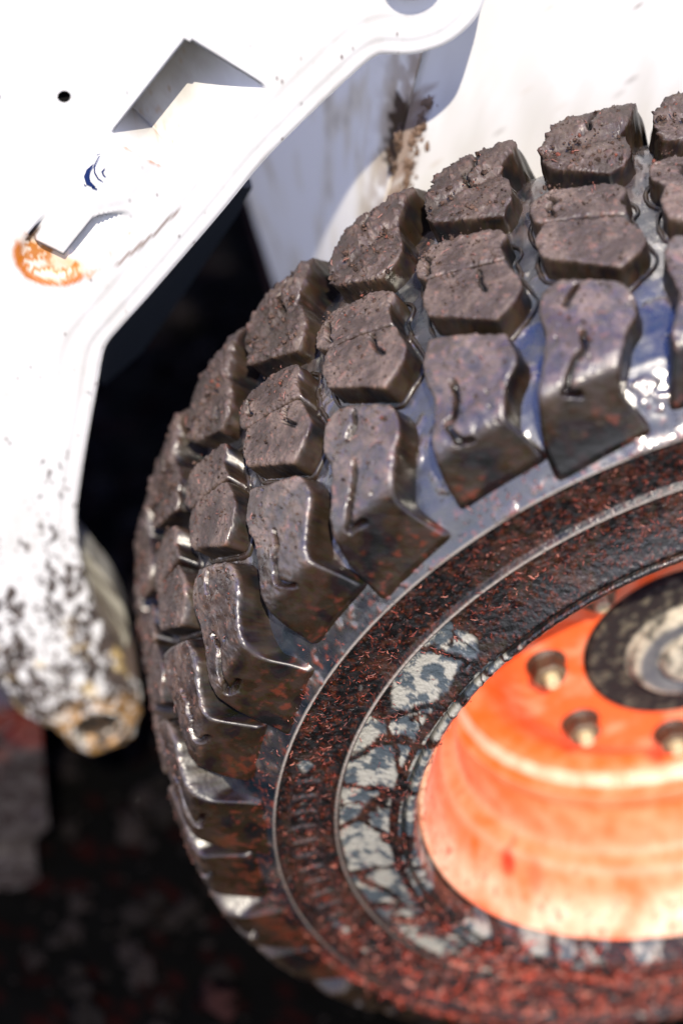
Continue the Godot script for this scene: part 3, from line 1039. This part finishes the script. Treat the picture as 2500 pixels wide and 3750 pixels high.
	# rear flange of the arm; the arm's shade is put into its dark colour
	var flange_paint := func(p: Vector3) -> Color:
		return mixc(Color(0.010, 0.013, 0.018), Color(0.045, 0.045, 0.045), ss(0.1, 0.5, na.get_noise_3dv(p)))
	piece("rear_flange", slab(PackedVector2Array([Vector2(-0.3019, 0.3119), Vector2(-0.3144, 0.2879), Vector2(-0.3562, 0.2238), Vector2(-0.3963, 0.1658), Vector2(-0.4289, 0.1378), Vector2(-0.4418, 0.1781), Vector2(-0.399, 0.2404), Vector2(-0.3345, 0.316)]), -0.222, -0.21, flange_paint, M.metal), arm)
	# inner cheek of the coupler seen past the arm's foot
	var cheek := PackedVector2Array([Vector2(-0.480, 0.060), Vector2(-0.4649, 0.0301), Vector2(-0.4572, 0.0103), Vector2(-0.4405, -0.0296), Vector2(-0.4330, -0.0680), Vector2(-0.4343, -0.0969), Vector2(-0.4400, -0.115), Vector2(-0.480, -0.110), Vector2(-0.520, -0.02)])
	var cheek_paint := func(p: Vector3) -> Color:
		return mixc(Color(0.33, 0.32, 0.27), Color(0.07, 0.06, 0.05), ss(-0.1, 0.3, na.get_noise_3dv(p * 1.3)))
	piece("coupler_cheek", slab(chaikin(cheek, 2), -0.175, -0.145, cheek_paint, M.metal), arm)

func ribbon(st: SurfaceTool, pts: Array, wid: Array):
	var z := ARM_Z + 0.0034
	for i in pts.size() - 1:
		var a: Vector2 = pts[i]
		var b: Vector2 = pts[i + 1]
		var pa: Vector2 = pts[maxi(i - 1, 0)]
		var pb: Vector2 = pts[mini(i + 2, pts.size() - 1)]
		var na_ := (b - pa).normalized().orthogonal() * float(wid[i]) * 0.5
		var nb_ := (pb - a).normalized().orthogonal() * float(wid[i + 1]) * 0.5
		var q := [a + na_, b + nb_, b - nb_, a - na_]
		for k in [0, 1, 2, 0, 2, 3]:
			st.add_vertex(Vector3(q[k].x, q[k].y, z))

func arm_paint(p: Vector2, u: float, w: float, dist: float, h: float) -> Color:
	var P := Vector3(p.x, p.y, ARM_Z)
	var a := na.get_noise_3dv(P)
	var b := nb.get_noise_3dv(P)
	var c := nc.get_noise_3dv(P)
	var k := Color(0.585, 0.585, 0.58)
	k = mixc(k, Color(0.47, 0.46, 0.43), 0.5 * ss(-0.1, 0.5, na.get_noise_3dv(P * Vector3(0.9, 0.25, 0.9))) + 0.25 * ss(0.1, 0.5, b))
	# mud spatter: sparse high up, dense towards the foot
	var low := ss(0.30, -0.10, p.y)
	var right := ss(0.10, 0.0, dist) * 0.6 + 0.4
	var sp := ss(0.0, 0.07, 0.62 * nb.get_noise_3dv(P * Vector3(1.1, 0.6, 1.0)) + 0.35 * c + 0.45 * nd.get_noise_3dv(P * Vector3(0.9, 0.35, 1.0)) - lerpf(0.66, -0.24, low * right))
	k = mixc(k, mixc(Color(0.012, 0.009, 0.008), Color(0.075, 0.052, 0.042), 0.4 + b), sp * 0.97)
	var fleck := ss(0.56, 0.64, c * 0.8 + 0.35 * b) * ss(0.12, 0.02, dist)
	k = mixc(k, Color(0.10, 0.07, 0.06), fleck * 0.8)
	k = mixc(k, Color(0.60, 0.44, 0.18), low * ss(0.26, 0.42, a - 0.3 * b) * 0.5 * ss(0.02, -0.10, p.y))
	k = mixc(k, Color(0.42, 0.22, 0.05), ss(0.055, 0.024, p.distance_to(Vector2(-0.4704, -0.168)) + 0.02 * a) * ss(-0.3, 0.3, b + 0.5 * a) * 0.8)
	# rust and painted shade in the pocket, on the cut edge and at the strap's end
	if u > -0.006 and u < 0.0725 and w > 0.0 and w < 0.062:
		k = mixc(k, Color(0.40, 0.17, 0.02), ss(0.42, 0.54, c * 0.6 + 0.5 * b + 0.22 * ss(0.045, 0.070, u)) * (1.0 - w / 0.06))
		k = mixc(k, Color(0.19, 0.170, 0.130), 0.92 * ss(0.058, 0.018, w + 0.008 * a + 0.004 * b))  # pocket shade in the colour: dark beige at the deep edge, fading right
	if u > 0.0726 and u < 0.0757 and w > 0.0 and w < 0.040:
		k = mixc(k, Color(0.42, 0.15, 0.03), 0.35 + 0.9 * b)
	var q := Vector2((u - 0.166) / 0.030, (w - 0.020) / 0.030)
	var end := ss(1.0, 0.72, q.length()) * ss(0.160, 0.168, u)
	k = mixc(k, Color(0.66, 0.38, 0.14), end * (0.45 + 0.5 * nd.get_noise_3dv(P * 0.8)))
	var vein := 1.0 - ss(0.04, 0.14, absf(na.get_noise_3dv(P * 1.4 + Vector3(1, 2, 3)) * 0.9 + 0.15 * b + 0.04))
	k = mixc(k, Color(0.38, 0.12, 0.005), end * vein * 0.9)
	var rimq := 1.0 - ss(0.02, 0.15, absf(q.length() - 0.82 - 0.10 * a))
	k = mixc(k, Color(0.36, 0.10, 0.004), rimq * ss(0.168, 0.174, u) * ss(-0.25, 0.10, na.get_noise_3dv(P * 0.7 + Vector3(5, 0, 0)) + 0.2 * b) * 0.95)
	if u > 0.150 and u < 0.1685 and w > -0.002 and w < 0.004:
		k = mixc(k, Color(0.05, 0.025, 0.012), ss(0.150, 0.160, u) * 0.95)
	# a rust streak and a scrape of mud up the right of the dent
	var along_ := (1.0 - ss(0.0012, 0.0024, absf(w - 0.052 + 0.10 * (u - 0.15) + 0.001 * b))) * ss(0.115, 0.125, u) * ss(0.176, 0.168, u)
	k = mixc(k, Color(0.48, 0.17, 0.01), along_ * (0.4 + b) * 0.9)
	var scr := (1.0 - ss(0.0007, 0.0024, absf(w - 0.0655 + 0.16 * (u - 0.12) + 0.003 * a))) * ss(0.092, 0.10, u) * ss(0.158, 0.150, u)
	k = mixc(k, Color(0.20, 0.155, 0.13), scr * 0.9)
	return k

# -------------------------------------------------------------------- chassis behind the wheel
func sheet(o: Vector3, eu: Vector3, ev: Vector3, nu: int, nv: int, paint: Callable, m: Material) -> ArrayMesh:
	var v := PackedVector3Array()
	var col := PackedColorArray()
	var ix := PackedInt32Array()
	for i in nu + 1:
		for j in nv + 1:
			var p := o + eu * (float(i) / nu) + ev * (float(j) / nv)
			v.append(p)
			col.append(paint.call(p, float(i) / nu, float(j) / nv))
	for i in nu:
		for j in nv:
			var a := i * (nv + 1) + j
			quad(ix, a, a + 1, a + nv + 2, a + nv + 1)
	return bake(v, col, [[ix, m]])

func quad_panel(c00: Vector3, c10: Vector3, c01: Vector3, c11: Vector3, nu: int, nv: int, thick: Vector3, paint: Callable, m: Material) -> ArrayMesh:
	# a plate with a front, a back and four edges; thick points from the front to the back
	var v := PackedVector3Array()
	var col := PackedColorArray()
	var ix := PackedInt32Array()
	for side in 2:
		for i in nu + 1:
			for j in nv + 1:
				var s := float(i) / nu
				var t := float(j) / nv
				var p := c00.lerp(c10, s).lerp(c01.lerp(c11, s), t) + thick * side
				v.append(p)
				col.append(paint.call(p, s, t))
	var half := (nu + 1) * (nv + 1)
	for i in nu:
		for j in nv:
			var a := i * (nv + 1) + j
			quad(ix, a, a + 1, a + nv + 2, a + nv + 1)
			quad(ix, half + a, half + a + nv + 1, half + a + nv + 2, half + a + 1)
	for i in nu:
		var a := i * (nv + 1)
		var b := a + nv + 1
		quad(ix, a, b, half + b, half + a)
		quad(ix, a + nv, half + a + nv, half + b + nv, b + nv)
	for j in nv:
		quad(ix, j, half + j, half + j + 1, j + 1)
		var e := nu * (nv + 1) + j
		quad(ix, e, e + 1, half + e + 1, half + e)
	return bake(v, col, [[ix, m]])

func chassis():
	var y := Vector3(0, -GROUND, 0)
	var body := part("chassis", y)
	var white := func(p: Vector3, _s: float, _t: float) -> Color:
		var b := nb.get_noise_3dv(p * 0.7)
		var a := na.get_noise_3dv(p)
		var k := mixc(Color(0.585, 0.585, 0.58), Color(0.47, 0.46, 0.43), 0.6 * ss(-0.1, 0.5, na.get_noise_3dv(p * Vector3(0.9, 0.2, 0.9))))
		var edge := p.x - (-0.2130 + 0.195 * (p.y - 0.285) + 0.012)
		var sm := ss(0.018, 0.0, edge) * ss(0.27, 0.30, p.y) * ss(0.410, 0.385, p.y)
		k = mixc(k, Color(0.17, 0.10, 0.06), ss(0.36, 0.66, sm * 0.8 + 0.55 * nb.get_noise_3dv(p * 1.2)) * 0.8)
		k = mixc(k, Color(0.12, 0.09, 0.07), ss(0.60, 0.68, nb.get_noise_3dv(p * 2.6 + Vector3(0, 5, 0))) * 0.6)
		return mixc(k, Color(0.42, 0.36, 0.30), ss(0.60, 0.74, nb.get_noise_3dv(p * 1.6) + 0.25 * a) * 0.5)
	# right: flat side plate; its slanted front edge is the corner
	var zs := -0.19
	var corner_low := Vector3(-0.2420, 0.10, zs)
	var corner_high := Vector3(-0.1250, 0.70, zs)
	piece("side_plate", quad_panel(corner_low, Vector3(1.4, 0.10, zs), corner_high, Vector3(1.4, 0.70, zs), 260, 110, Vector3(0, 0, -0.008), white, M.white), body)
	var dirty := func(p: Vector3, s: float, t: float) -> Color:
		var a := na.get_noise_3dv(p * Vector3(1.2, 0.35, 1.2))
		var b := nb.get_noise_3dv(p * 0.5)
		var k := Color(0.80, 0.78, 0.72)
		k = mixc(k, Color(0.62, 0.54, 0.38), ss(0.0, 0.5, a) * 0.6)
		k = mixc(k, Color(0.34, 0.30, 0.25), ss(0.34, 0.6, a + 0.4 * b) * 0.35)
		var near := ss(0.22, 0.0, s)
		k = mixc(k, Color(0.24, 0.15, 0.08), near * ss(-0.25, 0.35, b + 0.6 * a + 0.3 * near) * 0.7)
		var hole := ss(0.13, 0.03, s) * ss(0.315, 0.330, p.y) * ss(0.392, 0.372, p.y)
		k = mixc(k, Color(0.040, 0.022, 0.012), ss(0.45, 0.75, hole + 0.7 * nb.get_noise_3dv(p)) * 0.95)
		return k
	# left: return plate that turns away towards the front of the machine
	piece("return_plate", quad_panel(Vector3(-0.2425, 0.10, zs - 0.001), Vector3(-0.2331, -0.05, -0.45), Vector3(-0.1255, 0.70, zs - 0.001), Vector3(-0.3652, 0.52, -0.45), 60, 140, Vector3(0.004, 0, -0.006), dirty, M.white), body)
	# clots of mud along the corner
	var clot := PackedVector3Array()
	var cc := PackedColorArray()
	var ci := PackedInt32Array()
	var clots := [[-0.1955, 0.352, 0.0035, 0.010], [-0.1990, 0.331, 0.0035, 0.006]]
	for i in 90:
		var ty := 0.285 + 0.105 * rng.randf()
		var sz := 0.0006 + 0.0030 * pow(rng.randf(), 2.5)
		clots.append([-0.2130 + 0.195 * (ty - 0.285) + 0.014 + 0.0050 * absf(rng.randfn()), ty, sz * 0.8, sz * (0.8 + 1.0 * rng.randf())])
	for q in clots:
		blob(clot, cc, ci, Vector3(q[0], q[1], zs), Vector3(q[2], q[3], q[2] * 0.5))
	piece("mud_clot", bake(clot, cc, [[ci, M.mud]]), body)
	# the rest of the body, so that light and shade fall as round a whole machine
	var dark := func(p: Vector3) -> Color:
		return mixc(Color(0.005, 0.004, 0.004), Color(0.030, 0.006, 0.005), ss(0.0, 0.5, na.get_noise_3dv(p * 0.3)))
	var white3 := func(_p: Vector3) -> Color:
		return Color(0.78, 0.79, 0.80)
	piece("upper_body", slab(PackedVector2Array([Vector2(-0.12, 0.702), Vector2(1.4, 0.702), Vector2(1.4, 1.7), Vector2(0.25, 1.7), Vector2(0.0, 1.3)]), -1.35, zs, white3, M.white), body)
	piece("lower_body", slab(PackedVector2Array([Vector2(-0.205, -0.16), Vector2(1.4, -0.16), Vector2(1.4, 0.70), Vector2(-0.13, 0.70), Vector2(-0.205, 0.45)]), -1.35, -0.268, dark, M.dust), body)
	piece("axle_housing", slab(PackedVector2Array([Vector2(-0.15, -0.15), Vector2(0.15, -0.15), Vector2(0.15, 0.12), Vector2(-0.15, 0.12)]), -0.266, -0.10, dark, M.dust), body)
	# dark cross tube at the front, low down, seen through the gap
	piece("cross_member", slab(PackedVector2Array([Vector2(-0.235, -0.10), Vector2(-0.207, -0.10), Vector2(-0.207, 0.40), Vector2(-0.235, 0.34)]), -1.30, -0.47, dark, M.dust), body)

func blob(v: PackedVector3Array, col: PackedColorArray, ix: PackedInt32Array, at: Vector3, r: Vector3):
	var b := v.size()
	for i in 13:
		for j in 20:
			var la := PI * i / 12.0 - PI / 2.0
			var lo := TAU * j / 20.0
			var d := Vector3(cos(la) * cos(lo), sin(la), cos(la) * sin(lo))
			var p := at + d * r * (1.0 + 0.8 * nb.get_noise_3dv(at + d * 0.012) + 0.6 * nc.get_noise_3dv(at + d * 0.004))
			v.append(p)
			col.append(mixc(Color(0.020, 0.012, 0.008), Color(0.16, 0.10, 0.065), ss(-0.205, -0.188, p.x) + 1.1 * nb.get_noise_3dv(p * 1.5)))
	for i in 12:
		for j in 20:
			var k := (j + 1) % 20
			quad(ix, b + i * 20 + j, b + (i + 1) * 20 + j, b + (i + 1) * 20 + k, b + i * 20 + k)

# -------------------------------------------------------------------- ground
func ground_y(x: float, z: float) -> float:
	var f := ss(3.0, 0.8, Vector2(x, z).length())
	return GROUND - 0.012 + f * (0.022 * nd.get_noise_3d(x * 0.10, 0.0, z * 0.10) + 0.010 * na.get_noise_3d(x, 0.3, z) + 0.006 * nb.get_noise_3d(x * 0.6, 0.1, z * 0.6))

func ground():
	var ax := PackedFloat32Array()
	for e in [-300.0, -80.0, -25.0, -8.0, -4.0, -2.4, -1.7]:
		ax.append(e)
	var t := -1.3
	while t < 1.0:
		ax.append(t)
		t += 0.011
	for e in [1.4, 2.0, 4.0, 8.0, 25.0, 80.0, 300.0]:
		ax.append(e)
	var v := PackedVector3Array()
	var col := PackedColorArray()
	var ix := PackedInt32Array()
	var n := ax.size()
	for i in n:
		for j in n:
			var p := Vector3(ax[i], ground_y(ax[i], ax[j]), ax[j])
			v.append(p)
			var a := na.get_noise_3dv(p)
			var k := mixc(Color(0.002, 0.0017, 0.0017), Color(0.004, 0.0032, 0.0033), 0.45 + a)
			col.append(mixc(k, Color(0.006, 0.003, 0.003), ss(0.30, 0.5, nb.get_noise_3dv(p) + 0.3 * a) * 0.7))
	for i in n - 1:
		for j in n - 1:
			var a := i * n + j
			quad(ix, a, a + n, a + n + 1, a + 1)
	var g := piece("ground", bake(v, col, [[ix, M.soil]]), self)
	g.set_meta("kind", "structure")
	g.set_meta("label", "dark churned soil under the loader")

# -------------------------------------------------------------------- muddy attachment at the left edge
func attachment():
	var o := thing("loader_bucket", "mud-caked dark steel bucket corner standing on the soil below the lift arm", "bucket", Vector3(-0.72, GROUND, -0.3))
	var paint := func(p: Vector3) -> Color:
		var q := p + Vector3(-0.72, 0, -0.3)
		var k := mixc(Color(0.008, 0.005, 0.005), Color(0.055, 0.004, 0.003), ss(-0.1, 0.3, na.get_noise_3dv(q * 0.6)) * ss(0.12, 0.17, p.y))
		return mixc(k, Color(0.022, 0.016, 0.017), ss(0.15, 0.4, nb.get_noise_3dv(q * 0.6)) * 0.5)
	var side := PackedVector2Array([Vector2(-0.35, 0.040), Vector2(0.178, 0.040), Vector2(0.190, 0.052), Vector2(0.192, 0.10), Vector2(0.200, 0.215), Vector2(0.192, 0.232), Vector2(0.150, 0.24), Vector2(-0.35, 0.25)])
	var mesh := subdiv_slab(side, -0.16, 0.15, paint)
	piece("shell", mesh, o)
	var lip := PackedVector2Array([Vector2(-0.35, -0.02), Vector2(0.150, -0.02), Vector2(0.172, -0.008), Vector2(0.172, 0.012), Vector2(0.150, 0.020), Vector2(-0.35, 0.020)])
	piece("cutting_edge", subdiv_slab(lip, -0.16, 0.165, paint), o)

func subdiv_slab(outline: PackedVector2Array, z0: float, z1: float, paint: Callable) -> ArrayMesh:
	# front and back as fine grids clipped to the outline, edges as strips
	var v := PackedVector3Array()
	var col := PackedColorArray()
	var ix := PackedInt32Array()
	var ring := PackedVector2Array()
	for i in outline.size():
		var a := outline[i]
		var b := outline[(i + 1) % outline.size()]
		var n := maxi(1, int(a.distance_to(b) / 0.012))
		for k in n:
			ring.append(a.lerp(b, float(k) / n))
	var tris := PackedInt32Array()
	var pts := ring.duplicate()
	for gx in 60:
		for gy in 26:
			var p := Vector2(-0.34 + gx * 0.0098, -0.02 + gy * 0.0105)
			if Geometry2D.is_point_in_polygon(p, outline) and seg_dist(p, outline).z > 0.004:
				pts.append(p)
	tris = Geometry2D.triangulate_delaunay(pts)
	for z in [z1, z0]:
		var b := v.size()
		for p in pts:
			var q := Vector3(p.x, p.y, z)
			q.z += 0.004 * na.get_noise_3dv(q)
			v.append(q)
			col.append(paint.call(q))
		for i in range(0, tris.size(), 3):
			var c := (pts[tris[i]] + pts[tris[i + 1]] + pts[tris[i + 2]]) / 3.0
			if not Geometry2D.is_point_in_polygon(c, outline):
				continue
			var ar := (pts[tris[i + 1]] - pts[tris[i]]).cross(pts[tris[i + 2]] - pts[tris[i]])
			if (ar > 0.0) == (z == z1):
				ix.append_array(PackedInt32Array([b + tris[i], b + tris[i + 2], b + tris[i + 1]]))
			else:
				ix.append_array(PackedInt32Array([b + tris[i], b + tris[i + 1], b + tris[i + 2]]))
	for i in ring.size():
		var a := ring[i]
		var c := ring[(i + 1) % ring.size()]
		for k in 24:
			var b := v.size()
			for q in [[a, k], [c, k], [c, k + 1], [a, k + 1]]:
				var p := Vector3(q[0].x, q[0].y, lerpf(z1, z0, q[1] / 24.0))
				v.append(p)
				col.append(paint.call(p))
			quad(ix, b, b + 1, b + 2, b + 3)
	return bake(v, col, [[ix, M.mud]])

# -------------------------------------------------------------------- bark fibres, crumbs of soil, clods
func multi(called: String, label: String, category: String, mesh: Mesh, xf: Array, cols: PackedColorArray):
	var mm := MultiMesh.new()
	mm.transform_format = MultiMesh.TRANSFORM_3D
	mm.use_colors = true
	mm.mesh = mesh
	mm.instance_count = xf.size()
	for i in xf.size():
		mm.set_instance_transform(i, xf[i])
		mm.set_instance_color(i, cols[i])
	var o := MultiMeshInstance3D.new()
	o.name = called
	o.multimesh = mm
	add_child(o, true)
	o.set_meta("label", label)
	o.set_meta("category", category)
	o.set_meta("kind", "stuff")

func fibre_mesh() -> ArrayMesh:
	# a bent splinter, one unit long along x
	var v := PackedVector3Array()
	var col := PackedColorArray()
	var ix := PackedInt32Array()
	for i in 5:
		var t := i / 4.0
		var r := 0.5 * (0.35 + 0.65 * sin(PI * clampf(t * 0.9 + 0.08, 0.0, 1.0)))
		for j in 4:
			var a := TAU * j / 4.0
			v.append(Vector3(t - 0.5, r * cos(a) + 0.9 * sin(PI * t), r * sin(a) + 0.5 * sin(TAU * t)))
			col.append(Color.WHITE)
	for i in 4:
		for j in 4:
			var k := (j + 1) % 4
			quad(ix, i * 4 + j, i * 4 + k, (i + 1) * 4 + k, (i + 1) * 4 + j)
	return bake(v, col, [[ix, M.fibre]])

func crumb_mesh(m: Material) -> ArrayMesh:
	var v := PackedVector3Array()
	var col := PackedColorArray()
	var ix := PackedInt32Array()
	for i in 5:
		for j in 7:
			var la := PI * i / 4.0 - PI / 2.0
			var lo := TAU * j / 7.0 + 0.3 * i
			var d := Vector3(cos(la) * cos(lo), sin(la), cos(la) * sin(lo))
			v.append(d * 0.5 * (1.0 + 0.9 * nb.get_noise_3dv(d * 0.03) + 0.5 * sin(7.0 * la + 11.0 * lo)) * Vector3(1.25, 0.7, 0.95))
			col.append(Color.WHITE)
	for i in 4:
		for j in 7:
			var k := (j + 1) % 7
			quad(ix, i * 7 + j, (i + 1) * 7 + j, (i + 1) * 7 + k, i * 7 + k)
	return bake(v, col, [[ix, m]])

func rand_basis() -> Basis:
	return Basis(Quaternion(rng.randfn(), rng.randfn(), rng.randfn(), rng.randfn()).normalized())

func debris():
	# fibres pressed into the muddy sidewall, thickest at the foot of the tyre
	var xf := []
	var cols := PackedColorArray()
	var lens := PackedFloat32Array()
	var total := 0.0
	for i in side_prof.size() - 1:
		total += side_prof[i].distance_to(side_prof[i + 1])
		lens.append(total)
	var tries := 0
	while xf.size() < 10000 and tries < 150000:
		tries += 1
		var deg := rng.randf_range(88.0, 278.0)
		var j := rng.randi_range(0, side_prof.size() - 3)
		var q := side_prof[j]
		if q.y > 0.40 or q.y < 0.247:
			continue
		var mass := ss(196.0, 236.0, deg)
		var p := Vector3(q.y * cos(deg_to_rad(deg)), q.y * sin(deg_to_rad(deg)), q.x)
		var dens := 0.0
		if q.y > 0.353:
			dens = 0.04 * ss(0.385, 0.36, q.y) + 0.14 * ss(190.0, 230.0, deg) * ss(0.395, 0.375, q.y)
		else:
			dens = 0.10 * (1.0 - 0.8 * mass) + 0.10 * ss(140.0, 175.0, deg) * (1.0 - 0.7 * mass) + 0.13 * mass - 0.1 * ss(0.29, 0.27, q.y) * (1.0 - mass)
			if q.y > 0.3445 or absf(q.y - 0.306) < 0.004:
				dens *= 0.12 + 0.6 * mass
			dens *= 1.0 - 0.92 * bare(p, q.y, deg)
			dens *= 0.5 + 0.9 * ss(-0.2, 0.35, nb.get_noise_3dv(p * 0.5) + na.get_noise_3dv(p) * 0.5)
		if rng.randf() > dens:
			continue
		var tg := side_prof[j + 1] - side_prof[j]
		var n2 := Vector2(-tg.y, tg.x).normalized()
		if n2.x < 0.0:
			n2 = -n2
		var nrm := Vector3(n2.y * cos(deg_to_rad(deg)), n2.y * sin(deg_to_rad(deg)), n2.x)
		var ln := (0.0014 + 0.0042 * pow(rng.randf(), 2.0)) * (1.0 + 3.6 * mass * rng.randf())
		var wd := (0.00045 + 0.0006 * rng.randf() * rng.randf()) * (1.0 + 2.6 * mass * pow(rng.randf(), 1.3))
		var dir := Vector3(rng.randfn(), rng.randfn(), rng.randfn()).normalized()
		dir = (dir - nrm * dir.dot(nrm) * (0.75 - 0.35 * mass)).normalized()
		var side := nrm.cross(dir).normalized()
		var up := dir.cross(side)
		var b := Basis(dir * ln, up * wd, side * wd)
		xf.append(Transform3D(b, p + nrm * (0.0014 + 0.0005 * rng.randf() + mass * 0.0045 * rng.randf())))
		var t := rng.randf()
		var k := mixc(Color(0.055, 0.014, 0.009), Color(0.38, 0.046, 0.018), t * (0.55 + 0.75 * mass))
		if rng.randf() < 0.10 + 0.06 * mass:
			k = Color(0.42, 0.15, 0.10)
		if rng.randf() < 0.25 + 0.10 * mass:
			k = Color(0.014, 0.008, 0.007)
		cols.append(k)
	for i in 5200:
		var deg := rng.randf_range(92.0, 215.0)
		var z := rng.randf_range(-0.12, 0.118)
		var r := (prof(fo, z).y if z > -0.03 else prof(fo, 2.0 * ZC - z).y + 0.0075 * ss(0.05, 0.115, 2.0 * ZC - z)) + 0.0012
		var nrm := Vector3(cos(deg_to_rad(deg)), sin(deg_to_rad(deg)), 0.0)
		var p := nrm * r + Vector3(0, 0, z)
		if rng.randf() > 0.10 or not over_lug(p):
			continue
		var dir := Vector3(rng.randfn(), rng.randfn(), rng.randfn()).normalized()
		dir = (dir - nrm * dir.dot(nrm) * 0.8).normalized()
		var side := nrm.cross(dir).normalized()
		var ln := 0.002 + 0.006 * pow(rng.randf(), 2.5)
		xf.append(Transform3D(Basis(dir * ln, dir.cross(side) * 0.0008, side * 0.0008), p))
		cols.append(mixc(Color(0.07, 0.025, 0.016), Color(0.26, 0.10, 0.07), rng.randf()))
	multi("bark_fibres", "red shredded bark fibres stuck all over the tyre's wet sidewall", "bark fibres", fibre_mesh(), xf, cols)
	# crumbs of soil on the blocks and shoulder lugs, most on the far side
	xf = []
	cols = PackedColorArray()
	for i in 34000:
		var deg := rng.randf_range(90.0, 225.0)
		var z := lerpf(-0.128, 0.118, pow(rng.randf(), 1.8))
		var ph := fposmod(deg - rad_to_deg(TH0), 11.25)
		var r := (prof(fo, z).y if z > -0.03 else prof(fo, 2.0 * ZC - z).y + 0.0075 * ss(0.05, 0.115, 2.0 * ZC - z)) + 0.0008
		var p := Vector3(r * cos(deg_to_rad(deg)), r * sin(deg_to_rad(deg)), z)
		if nb.get_noise_3dv(p * 0.6) + 0.5 * na.get_noise_3dv(p) < rng.randf_range(-0.25, 0.40):
			continue
		var sz := (0.0006 + 0.0022 * pow(rng.randf(), 4.0)) * (1.3 if z < -0.03 else 0.7)
		# sunk so that only crumbs that lie on a lug show
		xf.append(Transform3D(rand_basis().scaled(Vector3.ONE * sz), p * Vector3(1, 1, 1) - Vector3(p.x, p.y, 0).normalized() * 0.0002 + Vector3(0, 0, 0) * ph))
		cols.append(mixc(Color(0.022, 0.015, 0.012), Color(0.105, 0.066, 0.050), rng.randf()) if rng.randf() < 0.95 else Color(0.14, 0.050, 0.035))
	# drop crumbs that would hang in the grooves: keep those over a lug or block
	var xf2 := []
	var c2 := PackedColorArray()
	for i in xf.size():
		if over_lug(xf[i].origin):
			xf2.append(xf[i])
			c2.append(cols[i])
	multi("soil_crumbs", "brown crumbs of damp soil clinging to the tyre's tread blocks", "soil crumbs", crumb_mesh(M.dust), xf2, c2)
	# clods and bark on the ground
	xf = []
	cols = PackedColorArray()
	for i in 2600:
		var x := rng.randf_range(-1.1, 0.4)
		var z := rng.randf_range(-1.1, 0.45)
		var sz := 0.006 + 0.028 * pow(rng.randf(), 4.0)
		xf.append(Transform3D(rand_basis().scaled(Vector3(sz, sz * 0.7, sz)), Vector3(x, ground_y(x, z) + sz * 0.15, z)))
		cols.append(mixc(Color(0.003, 0.0025, 0.0025), Color(0.007, 0.0055, 0.0057), rng.randf()) if rng.randf() < 0.98 else Color(0.010, 0.004, 0.004))
	multi("soil_clods", "dark clods of soil scattered over the ground round the wheel", "soil clods", crumb_mesh(M.soil), xf, cols)

var polys := []

func over_lug(p: Vector3) -> bool:
	if polys.is_empty():
		for a in [
			[[8.6, 0.048], [9.4, 0.056], [10.1, 0.067], [10.0, 0.0835], [9.75, 0.093], [11.05, 0.109], [11.8, 0.119], [12.2, 0.125], [5.6, 0.125], [4.4, 0.108], [2.74, 0.0955], [2.9, 0.0755]],
			[[6.9, -0.0045], [8.1, 0.011], [7.95, 0.0245], [2.7, 0.058], [0.0, 0.044], [0.6, 0.016]],
			[[5.6, -0.0415], [7.3, -0.0345], [7.7, -0.022], [6.9, -0.008], [0.35, 0.0122], [0.45, -0.007], [-0.7, -0.015], [0.9, -0.029]]]:
			var q := PackedVector2Array()
			for e in a:
				q.append(Vector2(e[0], e[1] * 130.0))
			polys.append(q)
	var deg := fposmod(rad_to_deg(atan2(p.y, p.x)) - rad_to_deg(TH0), 360.0)
	for k in range(-1, 3):
		var d := fposmod(deg, 11.25) + 11.25 * k
		for i in 3:
			if Geometry2D.is_point_in_polygon(Vector2(d, p.z * 130.0), polys[i]):
				return true
		if Geometry2D.is_point_in_polygon(Vector2(7.6 - d, (2.0 * ZC - p.z) * 130.0), polys[0]):
			return true
	return false
